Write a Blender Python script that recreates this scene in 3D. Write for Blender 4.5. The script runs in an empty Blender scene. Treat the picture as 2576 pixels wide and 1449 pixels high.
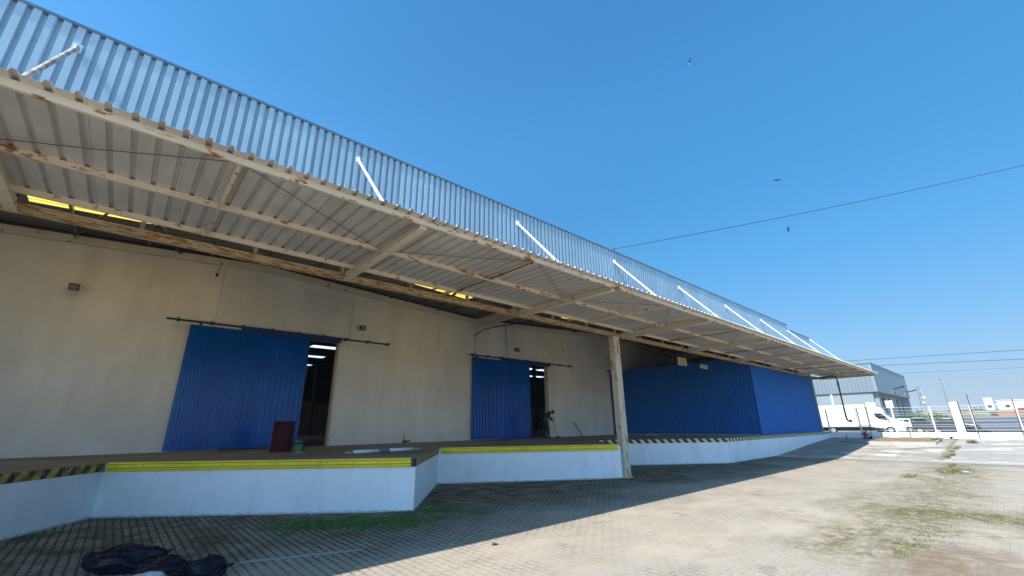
import bpy, bmesh, math, random
from mathutils import Vector, Matrix
random.seed(11)
R = math.radians
sc = bpy.context.scene
COL = sc.collection

# ---------------------------------------------------------------- camera
cam_d = bpy.data.cameras.new('camera')
cam = bpy.data.objects.new('camera', cam_d)
COL.objects.link(cam)
cam_d.sensor_width = 36.0
cam_d.lens = 14.874
cam_d.clip_start = 0.05
cam_d.clip_end = 6000
f_, cx_, cy_ = 1064.3088, 1288.0, 724.5
def _d(x, y): return Vector((x - cx_, -(y - cy_), f_)).normalized()
_X = _d(2540, 1055); _Z = _d(1245, -2540)
_Y = _Z.cross(_X)
if _Y.z < 0: _Y = -_Y
right = Vector((_X.x, _Y.x, _Z.x)); up = Vector((_X.y, _Y.y, _Z.y)); fwd = Vector((_X.z, _Y.z, _Z.z))
m = Matrix.Identity(4)
for i in range(3):
    m[i][0] = right[i]; m[i][1] = up[i]; m[i][2] = -fwd[i]
m[2][3] = 1.7
cam.matrix_world = m
sc.camera = cam

# ---------------------------------------------------------------- light
TO_SUN = Vector((-0.95, -0.09, 1.0)).normalized()
elev = math.asin(TO_SUN.z)
world = bpy.data.worlds.new('World'); sc.world = world
world.use_nodes = True
nt = world.node_tree; nt.nodes.clear()
out = nt.nodes.new('ShaderNodeOutputWorld'); bg = nt.nodes.new('ShaderNodeBackground')
sky = nt.nodes.new('ShaderNodeTexSky'); sky.sky_type = 'NISHITA'; sky.sun_disc = False
sky.sun_elevation = elev; sky.sun_rotation = math.atan2(TO_SUN.x, TO_SUN.y)
sky.altitude = 50; sky.air_density = 1.0; sky.dust_density = 0.6; sky.ozone_density = 3.0
# clear deep blue air: tint of the sky by elevation
tc = nt.nodes.new('ShaderNodeTexCoord'); sp = nt.nodes.new('ShaderNodeSeparateXYZ'); rp = nt.nodes.new('ShaderNodeValToRGB')
nt.links.new(tc.outputs['Generated'], sp.inputs[0]); nt.links.new(sp.outputs[2], rp.inputs[0])
stops = [(0, (.28, .33, .47)), (.06, (.32, .37, .48)), (.16, (.34, .51, .60)), (.34, (.30, .73, .86)), (.66, (.34, 1.05, 1.28)), (1, (.26, 1.02, 1.3))]
while len(rp.color_ramp.elements) < len(stops): rp.color_ramp.elements.new(.5)
for e, (p_, c_) in zip(rp.color_ramp.elements, stops): e.position = p_
for e, (p_, c_) in zip(rp.color_ramp.elements, stops): e.color = (*[q / 1.8 for q in c_], 1)
# sun's side of the sky, unseen, boosted near the horizon to fill shade
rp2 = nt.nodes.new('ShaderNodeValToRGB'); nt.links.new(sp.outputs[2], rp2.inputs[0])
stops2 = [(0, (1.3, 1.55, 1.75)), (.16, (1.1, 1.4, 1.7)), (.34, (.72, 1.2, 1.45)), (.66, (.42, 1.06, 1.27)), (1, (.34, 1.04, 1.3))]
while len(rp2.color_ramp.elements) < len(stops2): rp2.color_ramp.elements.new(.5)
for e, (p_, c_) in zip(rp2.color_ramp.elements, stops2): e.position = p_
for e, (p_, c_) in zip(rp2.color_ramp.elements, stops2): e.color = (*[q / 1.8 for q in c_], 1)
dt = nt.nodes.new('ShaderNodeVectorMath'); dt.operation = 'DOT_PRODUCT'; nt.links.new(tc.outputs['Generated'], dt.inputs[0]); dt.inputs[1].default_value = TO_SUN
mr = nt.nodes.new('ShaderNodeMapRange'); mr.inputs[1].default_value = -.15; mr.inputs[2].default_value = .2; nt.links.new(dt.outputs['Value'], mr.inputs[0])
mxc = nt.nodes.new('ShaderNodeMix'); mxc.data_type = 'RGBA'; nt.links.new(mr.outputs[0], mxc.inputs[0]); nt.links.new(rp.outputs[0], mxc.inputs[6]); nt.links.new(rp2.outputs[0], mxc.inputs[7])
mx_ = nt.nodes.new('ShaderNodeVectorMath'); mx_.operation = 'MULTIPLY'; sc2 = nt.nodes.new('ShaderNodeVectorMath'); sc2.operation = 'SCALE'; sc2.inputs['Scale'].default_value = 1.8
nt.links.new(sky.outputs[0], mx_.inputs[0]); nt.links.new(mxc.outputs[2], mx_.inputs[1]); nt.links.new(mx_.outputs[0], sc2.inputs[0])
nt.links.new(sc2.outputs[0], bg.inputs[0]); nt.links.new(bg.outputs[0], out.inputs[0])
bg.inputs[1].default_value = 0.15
sun_d = bpy.data.lights.new('sun', 'SUN'); sun_d.energy = 4.8; sun_d.angle = R(0.5); sun_d.color = (1.0, 0.94, 0.855)
sun = bpy.data.objects.new('sun', sun_d); COL.objects.link(sun)
sun.rotation_euler = TO_SUN.to_track_quat('Z', 'Y').to_euler()
sc.view_settings.view_transform = 'Standard'
sc.view_settings.look = 'None'
sc.view_settings.exposure = 0.55
sc.view_settings.gamma = 1.0
sc.cycles.max_bounces = 8
sc.cycles.diffuse_bounces = 5

# ---------------------------------------------------------------- materials
def new_mat(name):
    mt = bpy.data.materials.new(name); mt.use_nodes = True
    n = mt.node_tree.nodes; n.clear()
    o = n.new('ShaderNodeOutputMaterial'); b = n.new('ShaderNodeBsdfPrincipled')
    mt.node_tree.links.new(b.outputs[0], o.inputs[0])
    return mt, mt.node_tree, b, o
class NG:
    def __init__(s, t): s.t = t
    def n(s, typ, **k):
        nd = s.t.nodes.new(typ)
        for a, v in k.items(): setattr(nd, a, v)
        return nd
    def l(s, a, b): s.t.links.new(a, b)
    def coord(s, scale=(1, 1, 1), rot=(0, 0, 0)):
        g = s.n('ShaderNodeNewGeometry'); mp = s.n('ShaderNodeMapping')
        mp.inputs['Scale'].default_value = scale; mp.inputs['Rotation'].default_value = rot
        s.l(g.outputs['Position'], mp.inputs['Vector']); return mp.outputs[0]
    def noise(s, vec, scale, detail=4, rough=.55, dist=0):
        x = s.n('ShaderNodeTexNoise'); x.inputs['Scale'].default_value = scale
        x.inputs['Detail'].default_value = detail; x.inputs['Roughness'].default_value = rough
        x.inputs['Distortion'].default_value = dist
        s.l(vec, x.inputs['Vector']); return x.outputs[0]
    def ramp(s, fac, a, b, ca=0, cb=1):
        r = s.n('ShaderNodeMapRange'); r.inputs[1].default_value = a; r.inputs[2].default_value = b
        r.inputs[3].default_value = ca; r.inputs[4].default_value = cb
        s.l(fac, r.inputs[0]); return r.outputs[0]
    def mix(s, fac, a, b, mode='MIX'):
        x = s.n('ShaderNodeMix', data_type='RGBA', blend_type=mode)
        for sock, v in ((x.inputs[0], fac), (x.inputs[6], a), (x.inputs[7], b)):
            if isinstance(v, bpy.types.NodeSocket): s.l(v, sock)
            elif isinstance(v, (int, float)): sock.default_value = v
            else: sock.default_value = (*v, 1)
        return x.outputs[2]
    def math(s, op, a, b=0.0):
        x = s.n('ShaderNodeMath', operation=op)
        for sock, v in ((x.inputs[0], a), (x.inputs[1], b)):
            if isinstance(v, bpy.types.NodeSocket): s.l(v, sock)
            else: sock.default_value = v
        return x.outputs[0]
    def sep(s, vec):
        x = s.n('ShaderNodeSeparateXYZ'); s.l(vec, x.inputs[0]); return x.outputs
    def bump(s, h, strength, dist, b):
        x = s.n('ShaderNodeBump'); x.inputs['Strength'].default_value = strength; x.inputs['Distance'].default_value = dist
        s.l(h, x.inputs['Height']); s.l(x.outputs[0], b.inputs['Normal'])

def pmat(name, base, rough=.6, metal=0.0, var=.15, scale=1.5, second=None, smask=(.5, .7), sscale=2.0,
         stretch=(1, 1, 1), bump=0.0, spec=0.5, fine=25, panel=None):
    """painted / weathered surface: tone variation, an optional second stain colour from stretched noise"""
    mt, t, b, o = new_mat(name); g = NG(t)
    v = g.coord()
    n1 = g.noise(v, scale, 5); n2 = g.noise(v, fine, 3)
    dark = tuple(c * (1 - var) for c in base); light = tuple(min(1, c * (1 + var)) for c in base)
    c = g.mix(g.ramp(n1, .3, .7), dark, light)
    c = g.mix(g.ramp(n2, .35, .75, 0, var * .8), c, tuple(x * .55 for x in base))
    if second:
        v2 = g.coord(scale=stretch)
        c = g.mix(g.ramp(g.noise(v2, sscale, 6, .65), smask[0], smask[1]), c, second)
    if panel:      # separate sheets, each a little different, with a dirty lap line between them
        ax, w, amp = panel
        p_ = g.math('DIVIDE', g.sep(v)[ax], w); wn = g.n('ShaderNodeTexWhiteNoise', noise_dimensions='1D'); g.l(g.math('FLOOR', p_), wn.inputs['W'])
        c = g.mix(g.ramp(wn.outputs['Value'], 0, 1, 0, amp), c, tuple(x * .55 for x in base))
        lap = g.ramp(g.math('PINGPONG', p_, .5), .012, .004, 0, .5)
        c = g.mix(lap, c, tuple(x * .4 for x in base))
        run = g.ramp(g.noise(g.coord(scale=(1 if ax == 0 else .2, 1 if ax == 1 else .2, .15)), 9, 5, .7), .55, .8, 0, .4)
        c = g.mix(run, c, tuple(x * .5 + .02 for x in base))
    g.l(c, b.inputs['Base Color'])
    b.inputs['Roughness'].default_value = rough; b.inputs['Metallic'].default_value = metal
    b.inputs['Specular IOR Level'].default_value = spec
    if bump: g.bump(n2, bump, .01, b)
    return mt

RUST = (.13, .048, .018)
M = {}
def build_materials():
    M['wall'] = pmat('wall_render', (.77, .72, .66), .85, var=.05, scale=.5, second=(.58, .54, .48), smask=(.42, .70), sscale=.5, stretch=(1, 1, .35), bump=.15)
    M['dock_wall'] = pmat('dock_wall_paint', (.74, .80, .84), .6, var=.04, scale=1.2, second=(.60, .66, .71), smask=(.5, .8), sscale=.9, stretch=(1, 1, .6), bump=.1)
    mt = M['wall']; g = NG(mt.node_tree); b = [n for n in mt.node_tree.nodes if n.type == 'BSDF_PRINCIPLED'][0]
    old = b.inputs['Base Color'].links[0].from_socket; pos = g.coord(); s = g.sep(pos)
    c = g.mix(g.ramp(g.noise(g.coord(scale=(1.2, 1, .12)), 1.1, 6, .65), .46, .72, 0, .35), old, (.50, .455, .39))
    pat = g.noise(g.coord(scale=(.35, 1, .8)), 1.0, 1, .3)
    c = g.mix(g.ramp(pat, .50, .53, 0, .10), c, (.92, .90, .86))
    c = g.mix(g.ramp(g.noise(pos, 7, 5, .7), .64, .8, 0, .3), c, (.40, .37, .32))
    g.l(c, b.inputs['Base Color'])
    mt = M['dock_wall']; g = NG(mt.node_tree); b = [n for n in mt.node_tree.nodes if n.type == 'BSDF_PRINCIPLED'][0]
    old = b.inputs['Base Color'].links[0].from_socket; pos = g.coord(); s = g.sep(pos)
    c = g.mix(g.ramp(g.noise(g.coord(scale=(1, 1, .25)), 3.5, 7, .7), .52, .80, 0, .45), old, (.42, .44, .44))
    c = g.mix(g.ramp(g.noise(pos, 13, 3, .6), .70, .73, 0, .7), c, (.90, .92, .93))
    splash = g.ramp(g.math('ADD', s[2], g.ramp(g.noise(pos, 6, 6, .7), .3, .7, -.03, .02)), .05, .005, 0, .6)
    c = g.mix(splash, c, (.16, .155, .13)); g.l(c, b.inputs['Base Color'])
    M['dock_floor'] = pmat('dock_concrete', (.27, .255, .24), .8, var=.22, scale=.9, second=(.10, .095, .09), smask=(.5, .72), sscale=.6, stretch=(.5, 1, 1), bump=.2)
    M['white'] = pmat('white_paint', (.70, .71, .73), .5, var=.04, scale=2)
    M['white_rust'] = pmat('white_paint_rust', (.46, .45, .43), .6, var=.10, scale=3, second=(.25, .15, .10), smask=(.50, .60), sscale=5, stretch=(1, 1, 1))
    M['cream'] = pmat('cream_steel', (.68, .57, .43), .55, var=.08, scale=2, second=(.30, .105, .02), smask=(.56, .615), sscale=6.0, stretch=(.6, 1.5, 1.6))
    M['cream_light'] = pmat('cream_steel_clean', (.68, .58, .44), .55, var=.08, scale=2, second=(.30, .12, .03), smask=(.61, .67), sscale=5.0)
    M['rusty'] = pmat('rusty_cream_steel', (.62, .48, .28), .7, var=.12, scale=3, second=(.40, .17, .03), smask=(.47, .57), sscale=14, stretch=(.35, 1, 1.4), bump=.3)
    M['column'] = pmat('column_paint', (.58, .49, .37), .6, var=.08, scale=3, second=RUST, smask=(.57, .64), sscale=4.0, stretch=(2.5, 2.5, .6), bump=.2)
    M['rod'] = pmat('rusty_rod', (.14, .06, .035), .8, var=.3, scale=8)
    M['sheet'] = pmat('galvanised_sheet', (.60, .56, .52), .5, metal=.1, var=.12, scale=1.3, second=(.46, .43, .40), smask=(.5, .75), sscale=3.0, stretch=(2.0, .4, 1), panel=(0, .882, .3))
    M['sheet_dark'] = pmat('roof_sheet', (.22, .205, .18), .6, metal=.2, var=.12, scale=1.0)
    M['parapet'] = pmat('pale_blue_cladding', (.37, .53, .64), .4, var=.06, scale=1.2, spec=.6, panel=(0, 1.05, .28))
    M['capping'] = pmat('parapet_capping', (.10, .17, .26), .4, var=.1)
    M['blue'] = pmat('blue_paint', (.0, .10, .44), .2, var=.12, scale=1.5, second=(.002, .11, .48), smask=(.5, .75), sscale=1.5, stretch=(1, 1, .3), spec=.32, panel=(0, .92, .25), bump=.12, fine=7)
    M['blue_dark'] = pmat('blue_steel', (.008, .04, .15), .35, var=.1, scale=3)
    M['track'] = pmat('dark_track', (.012, .03, .06), .5, var=.1)
    M['annex'] = pmat('blue_cladding', (.0, .115, .43), .5, var=.07, scale=1.2, second=(.0, .14, .50), smask=(.5, .8), sscale=1.4, spec=.2, panel=(0, 1.0, .22))
    M['trim_green'] = pmat('corner_trim', (.36, .42, .26), .6, var=.1)
    M['yellow'] = pmat('yellow_paint', (.82, .64, .02), .5, var=.08, scale=2.5, second=(.42, .34, .02), smask=(.55, .8), sscale=2.0, spec=.4)
    M['brown_pipe'] = pmat('red_brown_pipe', (.10, .018, .016), .4, var=.15)
    M['black'] = pmat('black_paint', (.012, .012, .014), .5, var=.1)
    M['dark_metal'] = pmat('dark_metal', (.04, .04, .045), .5, var=.15)
    M['drum'] = pmat('dark_red_drum', (.055, .005, .012), .65, var=.15, scale=4, spec=.2, second=(.022, .006, .006), smask=(.55, .75), sscale=3)
    M['red'] = pmat('red_paint', (.16, .012, .03), .5, var=.15, scale=5)
    M['grey_clad'] = pmat('grey_blue_cladding', (.24, .32, .38), .5, var=.03, scale=.3)
    M['grey_clad_light'] = pmat('grey_light_panel', (.25, .30, .32), .6, var=.03, scale=.2)
    M['grey_ribbed'] = pmat('grey_ribbed_cladding', (.19, .235, .265), .45, var=.04, scale=.3)
    M['interior_wall'] = pmat('interior_wall', (.60, .44, .37), .9, var=.1, scale=.5)
    M['interior_dark'] = pmat('interior_steel', (.07, .055, .05), .8, var=.1)
    M['interior_floor'] = pmat('interior_floor', (.16, .10, .07), .8, var=.15)
    M['truck_white'] = pmat('truck_white', (.82, .82, .82), .3, var=.01)
    M['plastic_grey'] = pmat('plastic_grey', (.35, .35, .36), .4, var=.1)
    M['steel_grey'] = pmat('grey_steel', (.20, .21, .22), .5, var=.1)
    M['tyre'] = pmat('tyre_rubber', (.015, .015, .015), .85, var=.1)
    M['car_dark'] = pmat('car_dark_grey', (.06, .065, .075), .3, var=.03)
    M['grass'] = pmat('grass_blades', (.085, .20, .04), .6, var=.5, scale=9)
    M['grass_dry'] = pmat('grass_dry', (.16, .17, .05), .7, var=.35, scale=3)
    M['moss'] = pmat('joint_moss', (.040, .065, .022), .8, var=.4, scale=6)
    M['leaf'] = pmat('leaf', (.07, .13, .03), .6, var=.4, scale=1)
    M['bark'] = pmat('bark', (.10, .075, .05), .9, var=.2, scale=5)
    M['concrete'] = pmat('concrete', (.42, .39, .34), .85, var=.1, scale=1.5, bump=.2)
    M['soil'] = pmat('dry_soil', (.27, .20, .12), .95, var=.25, scale=3, second=(.16, .13, .06), smask=(.5, .65), sscale=4, bump=.5)
    M['skin'] = pmat('skin', (.06, .035, .025), .6, var=.05)
    M['shirt'] = pmat('dark_green_shirt', (.035, .045, .018), .85, var=.2, scale=8)
    M['trousers'] = pmat('dark_trousers', (.018, .014, .020), .85, var=.2, scale=8)
    M['beige'] = pmat('beige_building', (.55, .50, .40), .8, var=.04, scale=.1)
    M['orange'] = pmat('orange_paint', (.42, .21, .13), .7, var=.1, scale=.5)
    M['roof_red'] = pmat('dull_red', (.30, .10, .09), .8, var=.1, scale=.5)
    M['lens'] = pmat('lamp_lens', (.16, .15, .14), .25, var=.05)
    M['bird_dark'] = pmat('bird_back', (.012, .014, .03), .5, var=.1)
    M['bird_white'] = pmat('bird_belly', (.32, .30, .26), .7, var=.05)
    M['bucket_green'] = pmat('bucket_green', (.02, .22, .06), .4, var=.1)
    M['bucket_body'] = pmat('bucket_body', (.03, .06, .045), .4, var=.1)
    M['rubble'] = pmat('white_rubble', (.62, .60, .58), .8, var=.2, scale=20)
    M['tape'] = pmat('grey_tape', (.16, .16, .17), .5, var=.1)
    M['tube'] = pmat('white_tube', (.72, .75, .80), .3, var=.03)
    M['sign_white'] = pmat('sign_white', (.45, .44, .42), .5, var=.04)
    M['sign_yellow'] = pmat('sign_yellow', (.60, .42, .01), .5, var=.05)
    M['sign_tan'] = pmat('sign_tan', (.45, .34, .14), .5, var=.05)
    M['sign_ink'] = pmat('sign_ink', (.06, .05, .04), .6, var=.05)
    M['plank'] = pmat('painted_line', (.36, .38, .38), .8, var=.12, scale=6)
    # glass
    mt, t, b, o = new_mat('car_glass'); b.inputs['Base Color'].default_value = (.02, .03, .035, 1); b.inputs['Roughness'].default_value = .08
    M['glass'] = mt
    # black bin bag
    mt, t, b, o = new_mat('bin_bag_plastic'); g = NG(t)
    b.inputs['Base Color'].default_value = (.004, .006, .013, 1); b.inputs['Roughness'].default_value = .24; b.inputs['Specular IOR Level'].default_value = .16
    g.bump(g.noise(g.coord(scale=(3, 1, 1)), 5, 3, .5, 1.5), .45, .03, b); M['bag'] = mt
    mt, t, b, o = new_mat('white_bag_plastic'); g = NG(t)
    b.inputs['Base Color'].default_value = (.5, .5, .5, 1); b.inputs['Roughness'].default_value = .3
    g.bump(g.noise(g.coord(scale=(3, 1, 1)), 9, 4, .6, 1.5), .8, .03, b); M['bag_white'] = mt
    # translucent sheets
    for nm, c in (('skylight_yellow', (.95, .61, .10)), ('skylight_white', (.9, .92, 1.0))):
        mt, t, b, o = new_mat(nm)
        tr = t.nodes.new('ShaderNodeBsdfTranslucent'); tr.inputs[0].default_value = (*c, 1)
        mx = t.nodes.new('ShaderNodeMixShader'); mx.inputs[0].default_value = .85
        b.inputs['Base Color'].default_value = (*c, 1)
        t.links.new(b.outputs[0], mx.inputs[1]); t.links.new(tr.outputs[0], mx.inputs[2]); t.links.new(mx.outputs[0], o.inputs[0])
        M[nm] = mt
    # hazard stripes: fresh and worn. stripes slant in the face: coordinate u along edge + z
    def hazard(name, dirv, pitch, slant, worn, c1=(.62, .58, .30), c2=(.018, .017, .015)):
        mt, t, b, o = new_mat(name); g = NG(t)
        s = g.sep(g.coord())
        u = g.math('ADD', g.math('MULTIPLY', s[0], dirv[0]), g.math('MULTIPLY', s[1], dirv[1]))
        u = g.math('ADD', u, g.math('MULTIPLY', s[2], slant))
        w = g.noise(g.coord(), 6, 3); u = g.math('ADD', u, g.ramp(w, 0, 1, -.02 - worn * .06, .02 + worn * .06))
        fr = g.math('FRACT', g.math('DIVIDE', u, pitch))
        st = g.ramp(fr, .46, .54)
        c = g.mix(st, c1, c2)
        n = g.noise(g.coord(), 5, 6, .7)
        c = g.mix(g.ramp(n, .62 - .22 * worn, .72 - .14 * worn), c, (.17, .12, .05) if worn else (.25, .23, .18))
        g.l(c, b.inputs['Base Color']); b.inputs['Roughness'].default_value = .7; M[name] = mt
    hazard('hazard_worn', (.55, .83), .30, -.55, .8, c1=(.46, .33, .05), c2=(.03, .02, .016))
    hazard('hazard_side', (.62, .78), .24, 0, .3, c1=(.50, .42, .14))
    hazard('hazard_front', (1, 0), .36, .9, .1)
    hazard('hazard_side_far', (.79, -.61), .36, .9, .1)

    # ---- ground pavers: interlocking blocks, mossy joints, dusty sunlit middle
    mt, t, b, o = new_mat('paver_ground'); g = NG(t)
    pos = g.coord(); s = g.sep(pos)
    wob = g.noise(pos, 7, 2)
    cmb = g.n('ShaderNodeCombineXYZ')
    saw = g.math('PINGPONG', g.math('ADD', s[1], .0), .0425)      # zigzag edges of the interlocking blocks
    g.l(s[1], cmb.inputs[0])
    g.l(g.math('ADD', s[0], g.math('ADD', g.math('MULTIPLY', saw, .35), g.ramp(wob, 0, 1, -.008, .008))), cmb.inputs[1])
    br = g.n('ShaderNodeTexBrick', offset=.5); g.l(cmb.outputs[0], br.inputs['Vector'])
    br.inputs['Scale'].default_value = 1.0; br.inputs['Brick Width'].default_value = .17; br.inputs['Row Height'].default_value = .115
    br.inputs['Mortar Size'].default_value = .011; br.inputs['Mortar Smooth'].default_value = .35
    br.inputs['Color1'].default_value = (.30, .30, .30, 1); br.inputs['Color2'].default_value = (.75, .75, .75, 1); br.inputs['Mortar'].default_value = (0, 0, 0, 1)
    joint = br.outputs['Fac']
    tone = g.ramp(g.n('ShaderNodeSeparateColor').outputs[0], 0, 1)  # placeholder, replaced below
    sc_ = g.n('ShaderNodeSeparateColor'); g.l(br.outputs['Color'], sc_.inputs[0])
    big = g.noise(pos, .35, 6, .6); mid = g.noise(g.coord(scale=(1.0, .45, 1)), 1.3, 6, .65, .6); fin = g.noise(pos, 40, 3, .7); grit = g.noise(pos, 160, 2, .8)
    block = g.mix(g.ramp(sc_.outputs[0], .2, .8), (.33, .285, .235), (.42, .375, .315))
    block = g.mix(g.ramp(fin, .3, .75, 0, .5), block, (.25, .225, .19))
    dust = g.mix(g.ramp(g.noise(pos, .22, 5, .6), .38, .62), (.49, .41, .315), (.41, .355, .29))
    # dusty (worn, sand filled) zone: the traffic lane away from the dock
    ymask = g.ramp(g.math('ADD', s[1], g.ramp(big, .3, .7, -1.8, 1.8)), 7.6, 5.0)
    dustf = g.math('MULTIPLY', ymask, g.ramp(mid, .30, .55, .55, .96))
    # ragged moss-filled gaps running between the rows
    rowd = g.math('PINGPONG', g.math('ADD', s[0], g.math('ADD', g.math('MULTIPLY', saw, .35), g.ramp(g.noise(pos, 11, 4, .7), .2, .8, -.016, .016))), .0575)
    gap = g.math('MULTIPLY', g.ramp(rowd, .027, .012), g.ramp(g.noise(g.coord(scale=(1, .4, 1)), 4, 5, .7), .38, .60, .0, .8))
    joint = g.math('MAXIMUM', joint, gap)
    jointf = g.math('MULTIPLY', joint, g.math('MULTIPLY', g.ramp(dustf, 0, 1, 1.0, .30), g.ramp(g.math('ADD', g.noise(pos, .9, 6, .75), g.math('MULTIPLY', g.ramp(s[1], 5.5, 8, 0, .35), 1.0)), .38, .68, .05, 1.0)))
    jcol = g.mix(g.ramp(g.noise(pos, 1.1, 4), .35, .62), (.030, .028, .024), (.038, .052, .022))
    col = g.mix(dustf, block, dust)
    col = g.mix(g.ramp(g.noise(g.coord(scale=(.6, 2.2, 1)), 2.4, 6, .7), .50, .68, 0, .55), col, (.385, .345, .215))      # yellowish lichen streaks
    col = g.mix(g.ramp(g.noise(g.coord(scale=(.8, 2.0, 1)), .9, 7, .7), .50, .66, 0, .55), col, (.31, .255, .20))
    col = g.mix(jointf, col, jcol)
    # moss carpet: close to the dock, and along the old kerb line further right
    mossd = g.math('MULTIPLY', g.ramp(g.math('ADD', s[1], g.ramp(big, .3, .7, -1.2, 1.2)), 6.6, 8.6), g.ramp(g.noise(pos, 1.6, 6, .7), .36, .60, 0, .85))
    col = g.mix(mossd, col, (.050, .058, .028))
    def band(axis, c0, half, soft, amp):
        d = g.math('ABSOLUTE', g.math('SUBTRACT', g.math('ADD', s[axis], g.ramp(g.noise(pos, .8, 4), .3, .7, -amp, amp)), c0))
        return g.ramp(d, half + soft, half)
    def mulall(*a):
        r = a[0]
        for q in a[1:]: r = g.math('MULTIPLY', r, q)
        return r
    n3 = g.noise(pos, 4.0, 7, .75); n4 = g.noise(pos, 12.0, 6, .75)
    speck = g.ramp(g.math('ADD', n3, g.math('MULTIPLY', n4, .5)), .68, .90)
    # green-brown line X~12.4 for Y<3.2 ; weedy track running away at Y~1.3
    l1 = mulall(band(0, 12.1, .35, .9, .6), g.ramp(s[1], 3.4, 1.6), g.ramp(g.math('ADD', n3, g.math('MULTIPLY', n4, .5)), .60, .80))
    l2 = mulall(band(1, 1.75, .3, 1.0, .7), g.ramp(s[0], 6.5, 8.0), g.ramp(s[0], 26.5, 25.5), g.ramp(g.math('ADD', n3, g.math('MULTIPLY', n4, .5)), .62, .84))
    l3 = mulall(band(0, 25.6, .25, .8, .5), g.ramp(s[1], 7.0, 5.0), speck)
    col = g.mix(g.math('MULTIPLY', l1, .92), col, (.13, .115, .03))
    col = g.mix(g.math('MULTIPLY', l2, .88), col, (.15, .12, .045))
    col = g.mix(g.math('MULTIPLY', l3, .6), col, (.16, .15, .06))
    # red-brown soil patch at the lower right
    vx = g.math('POWER', g.math('DIVIDE', g.math('SUBTRACT', s[0], 7.9), 1.5), 2); vy = g.math('POWER', g.math('DIVIDE', g.math('SUBTRACT', s[1], .75), .75), 2)
    dd = g.math('ADD', g.math('ADD', vx, vy), g.ramp(g.noise(pos, 2.5, 6, .7), .3, .7, -.6, .6))
    col = g.mix(g.math('MULTIPLY', g.ramp(dd, 1.5, .3, 0, .9), g.ramp(g.noise(pos, 3.2, 7, .75), .36, .56, .15, 1)), col, g.mix(g.ramp(n3, .45, .60), (.23, .175, .125), (.25, .15, .085)))
    oil = mulall(g.ramp(g.noise(pos, 1.35, 3, .5), .66, .72), g.ramp(s[1], 6.5, 5.5), g.ramp(n3, .35, .55, .3, 1))
    col = g.mix(g.math('MULTIPLY', oil, .45), col, (.17, .15, .13))
    tr = g.math('MAXIMUM', band(1, 4.4, .12, .22, .12), band(1, 2.75, .12, .22, .12))
    col = g.mix(mulall(tr, g.ramp(g.noise(g.coord(scale=(.25, 2, 1)), 2, 5, .7), .4, .65), .3), col, (.31, .28, .24))
    # drainage joint across the yard at X=12.5
    j2 = g.ramp(g.math('ABSOLUTE', g.math('SUBTRACT', s[0], g.ramp(g.noise(pos, 3, 2), 0, 1, 12.47, 12.57))), .022, .008, 0, .75)
    col = g.mix(g.math('MULTIPLY', j2, g.ramp(s[1], 7.5, 6.5)), col, (.13, .10, .06))
    col = g.mix(g.ramp(grit, .55, .8, 0, .35), col, (.55, .50, .43))
    # far land beyond the fence: dry scrub
    farf = g.ramp(s[0], 38.2, 38.4)
    col = g.mix(farf, col, g.mix(g.ramp(g.noise(pos, .15, 6, .7), .4, .6), (.34, .30, .22), (.20, .20, .10)))
    g.l(col, b.inputs['Base Color']); b.inputs['Roughness'].default_value = .95; b.inputs['Specular IOR Level'].default_value = .2
    h = g.math('ADD', g.math('MULTIPLY', g.math('SUBTRACT', 1.0, jointf), .6), g.math('ADD', g.math('MULTIPLY', fin, .35), g.math('MULTIPLY', n3, .5)))
    g.bump(h, .75, .018, b)
    M['pavers'] = mt
    # ---- concrete ramp slab
    mt, t, b, o = new_mat('ramp_concrete'); g = NG(t)
    pos = g.coord(); s = g.sep(pos)
    n1 = g.noise(g.coord(scale=(.6, 1, 1)), .8, 7, .7, .5); n2 = g.noise(pos, 6, 6, .7); n5 = g.noise(g.coord(scale=(1.6, .5, 1)), 1.1, 5, .6)
    c = g.mix(g.ramp(n1, .40, .60), (.27, .235, .19), (.42, .37, .295))
    c = g.mix(g.ramp(n5, .54, .60), c, (.62, .57, .48))
    c = g.mix(g.ramp(n2, .5, .75, 0, .6), c, (.20, .17, .12))
    edge = g.math('MULTIPLY', g.ramp(s[1], 2.4, 1.9), 1.0)
    c = g.mix(g.math('MULTIPLY', edge, g.ramp(n5, .50, .56, 1, 0)), c, (.36, .325, .29))
    jy = g.ramp(g.math('ABSOLUTE', g.math('SUBTRACT', s[1], g.ramp(n2, 0, 1, 2.2, 2.6))), .16, .05, 0, .8)
    c = g.mix(g.math('MULTIPLY', jy, g.ramp(n2, .4, .55)), c, (.12, .12, .04))
    c = g.mix(g.ramp(s[1], 5.9, 6.6, 0, .4), c, (.20, .19, .17))
    g.l(c, b.inputs['Base Color']); b.inputs['Roughness'].default_value = .95
    g.bump(n2, .5, .02, b); M['ramp'] = mt
    # asphalt
    M['asphalt'] = pmat('asphalt', (.115, .12, .13), .9, var=.12, scale=.2, second=(.17, .17, .175), smask=(.5, .7), sscale=.15, stretch=(1, .3, 1))
build_materials()

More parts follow.
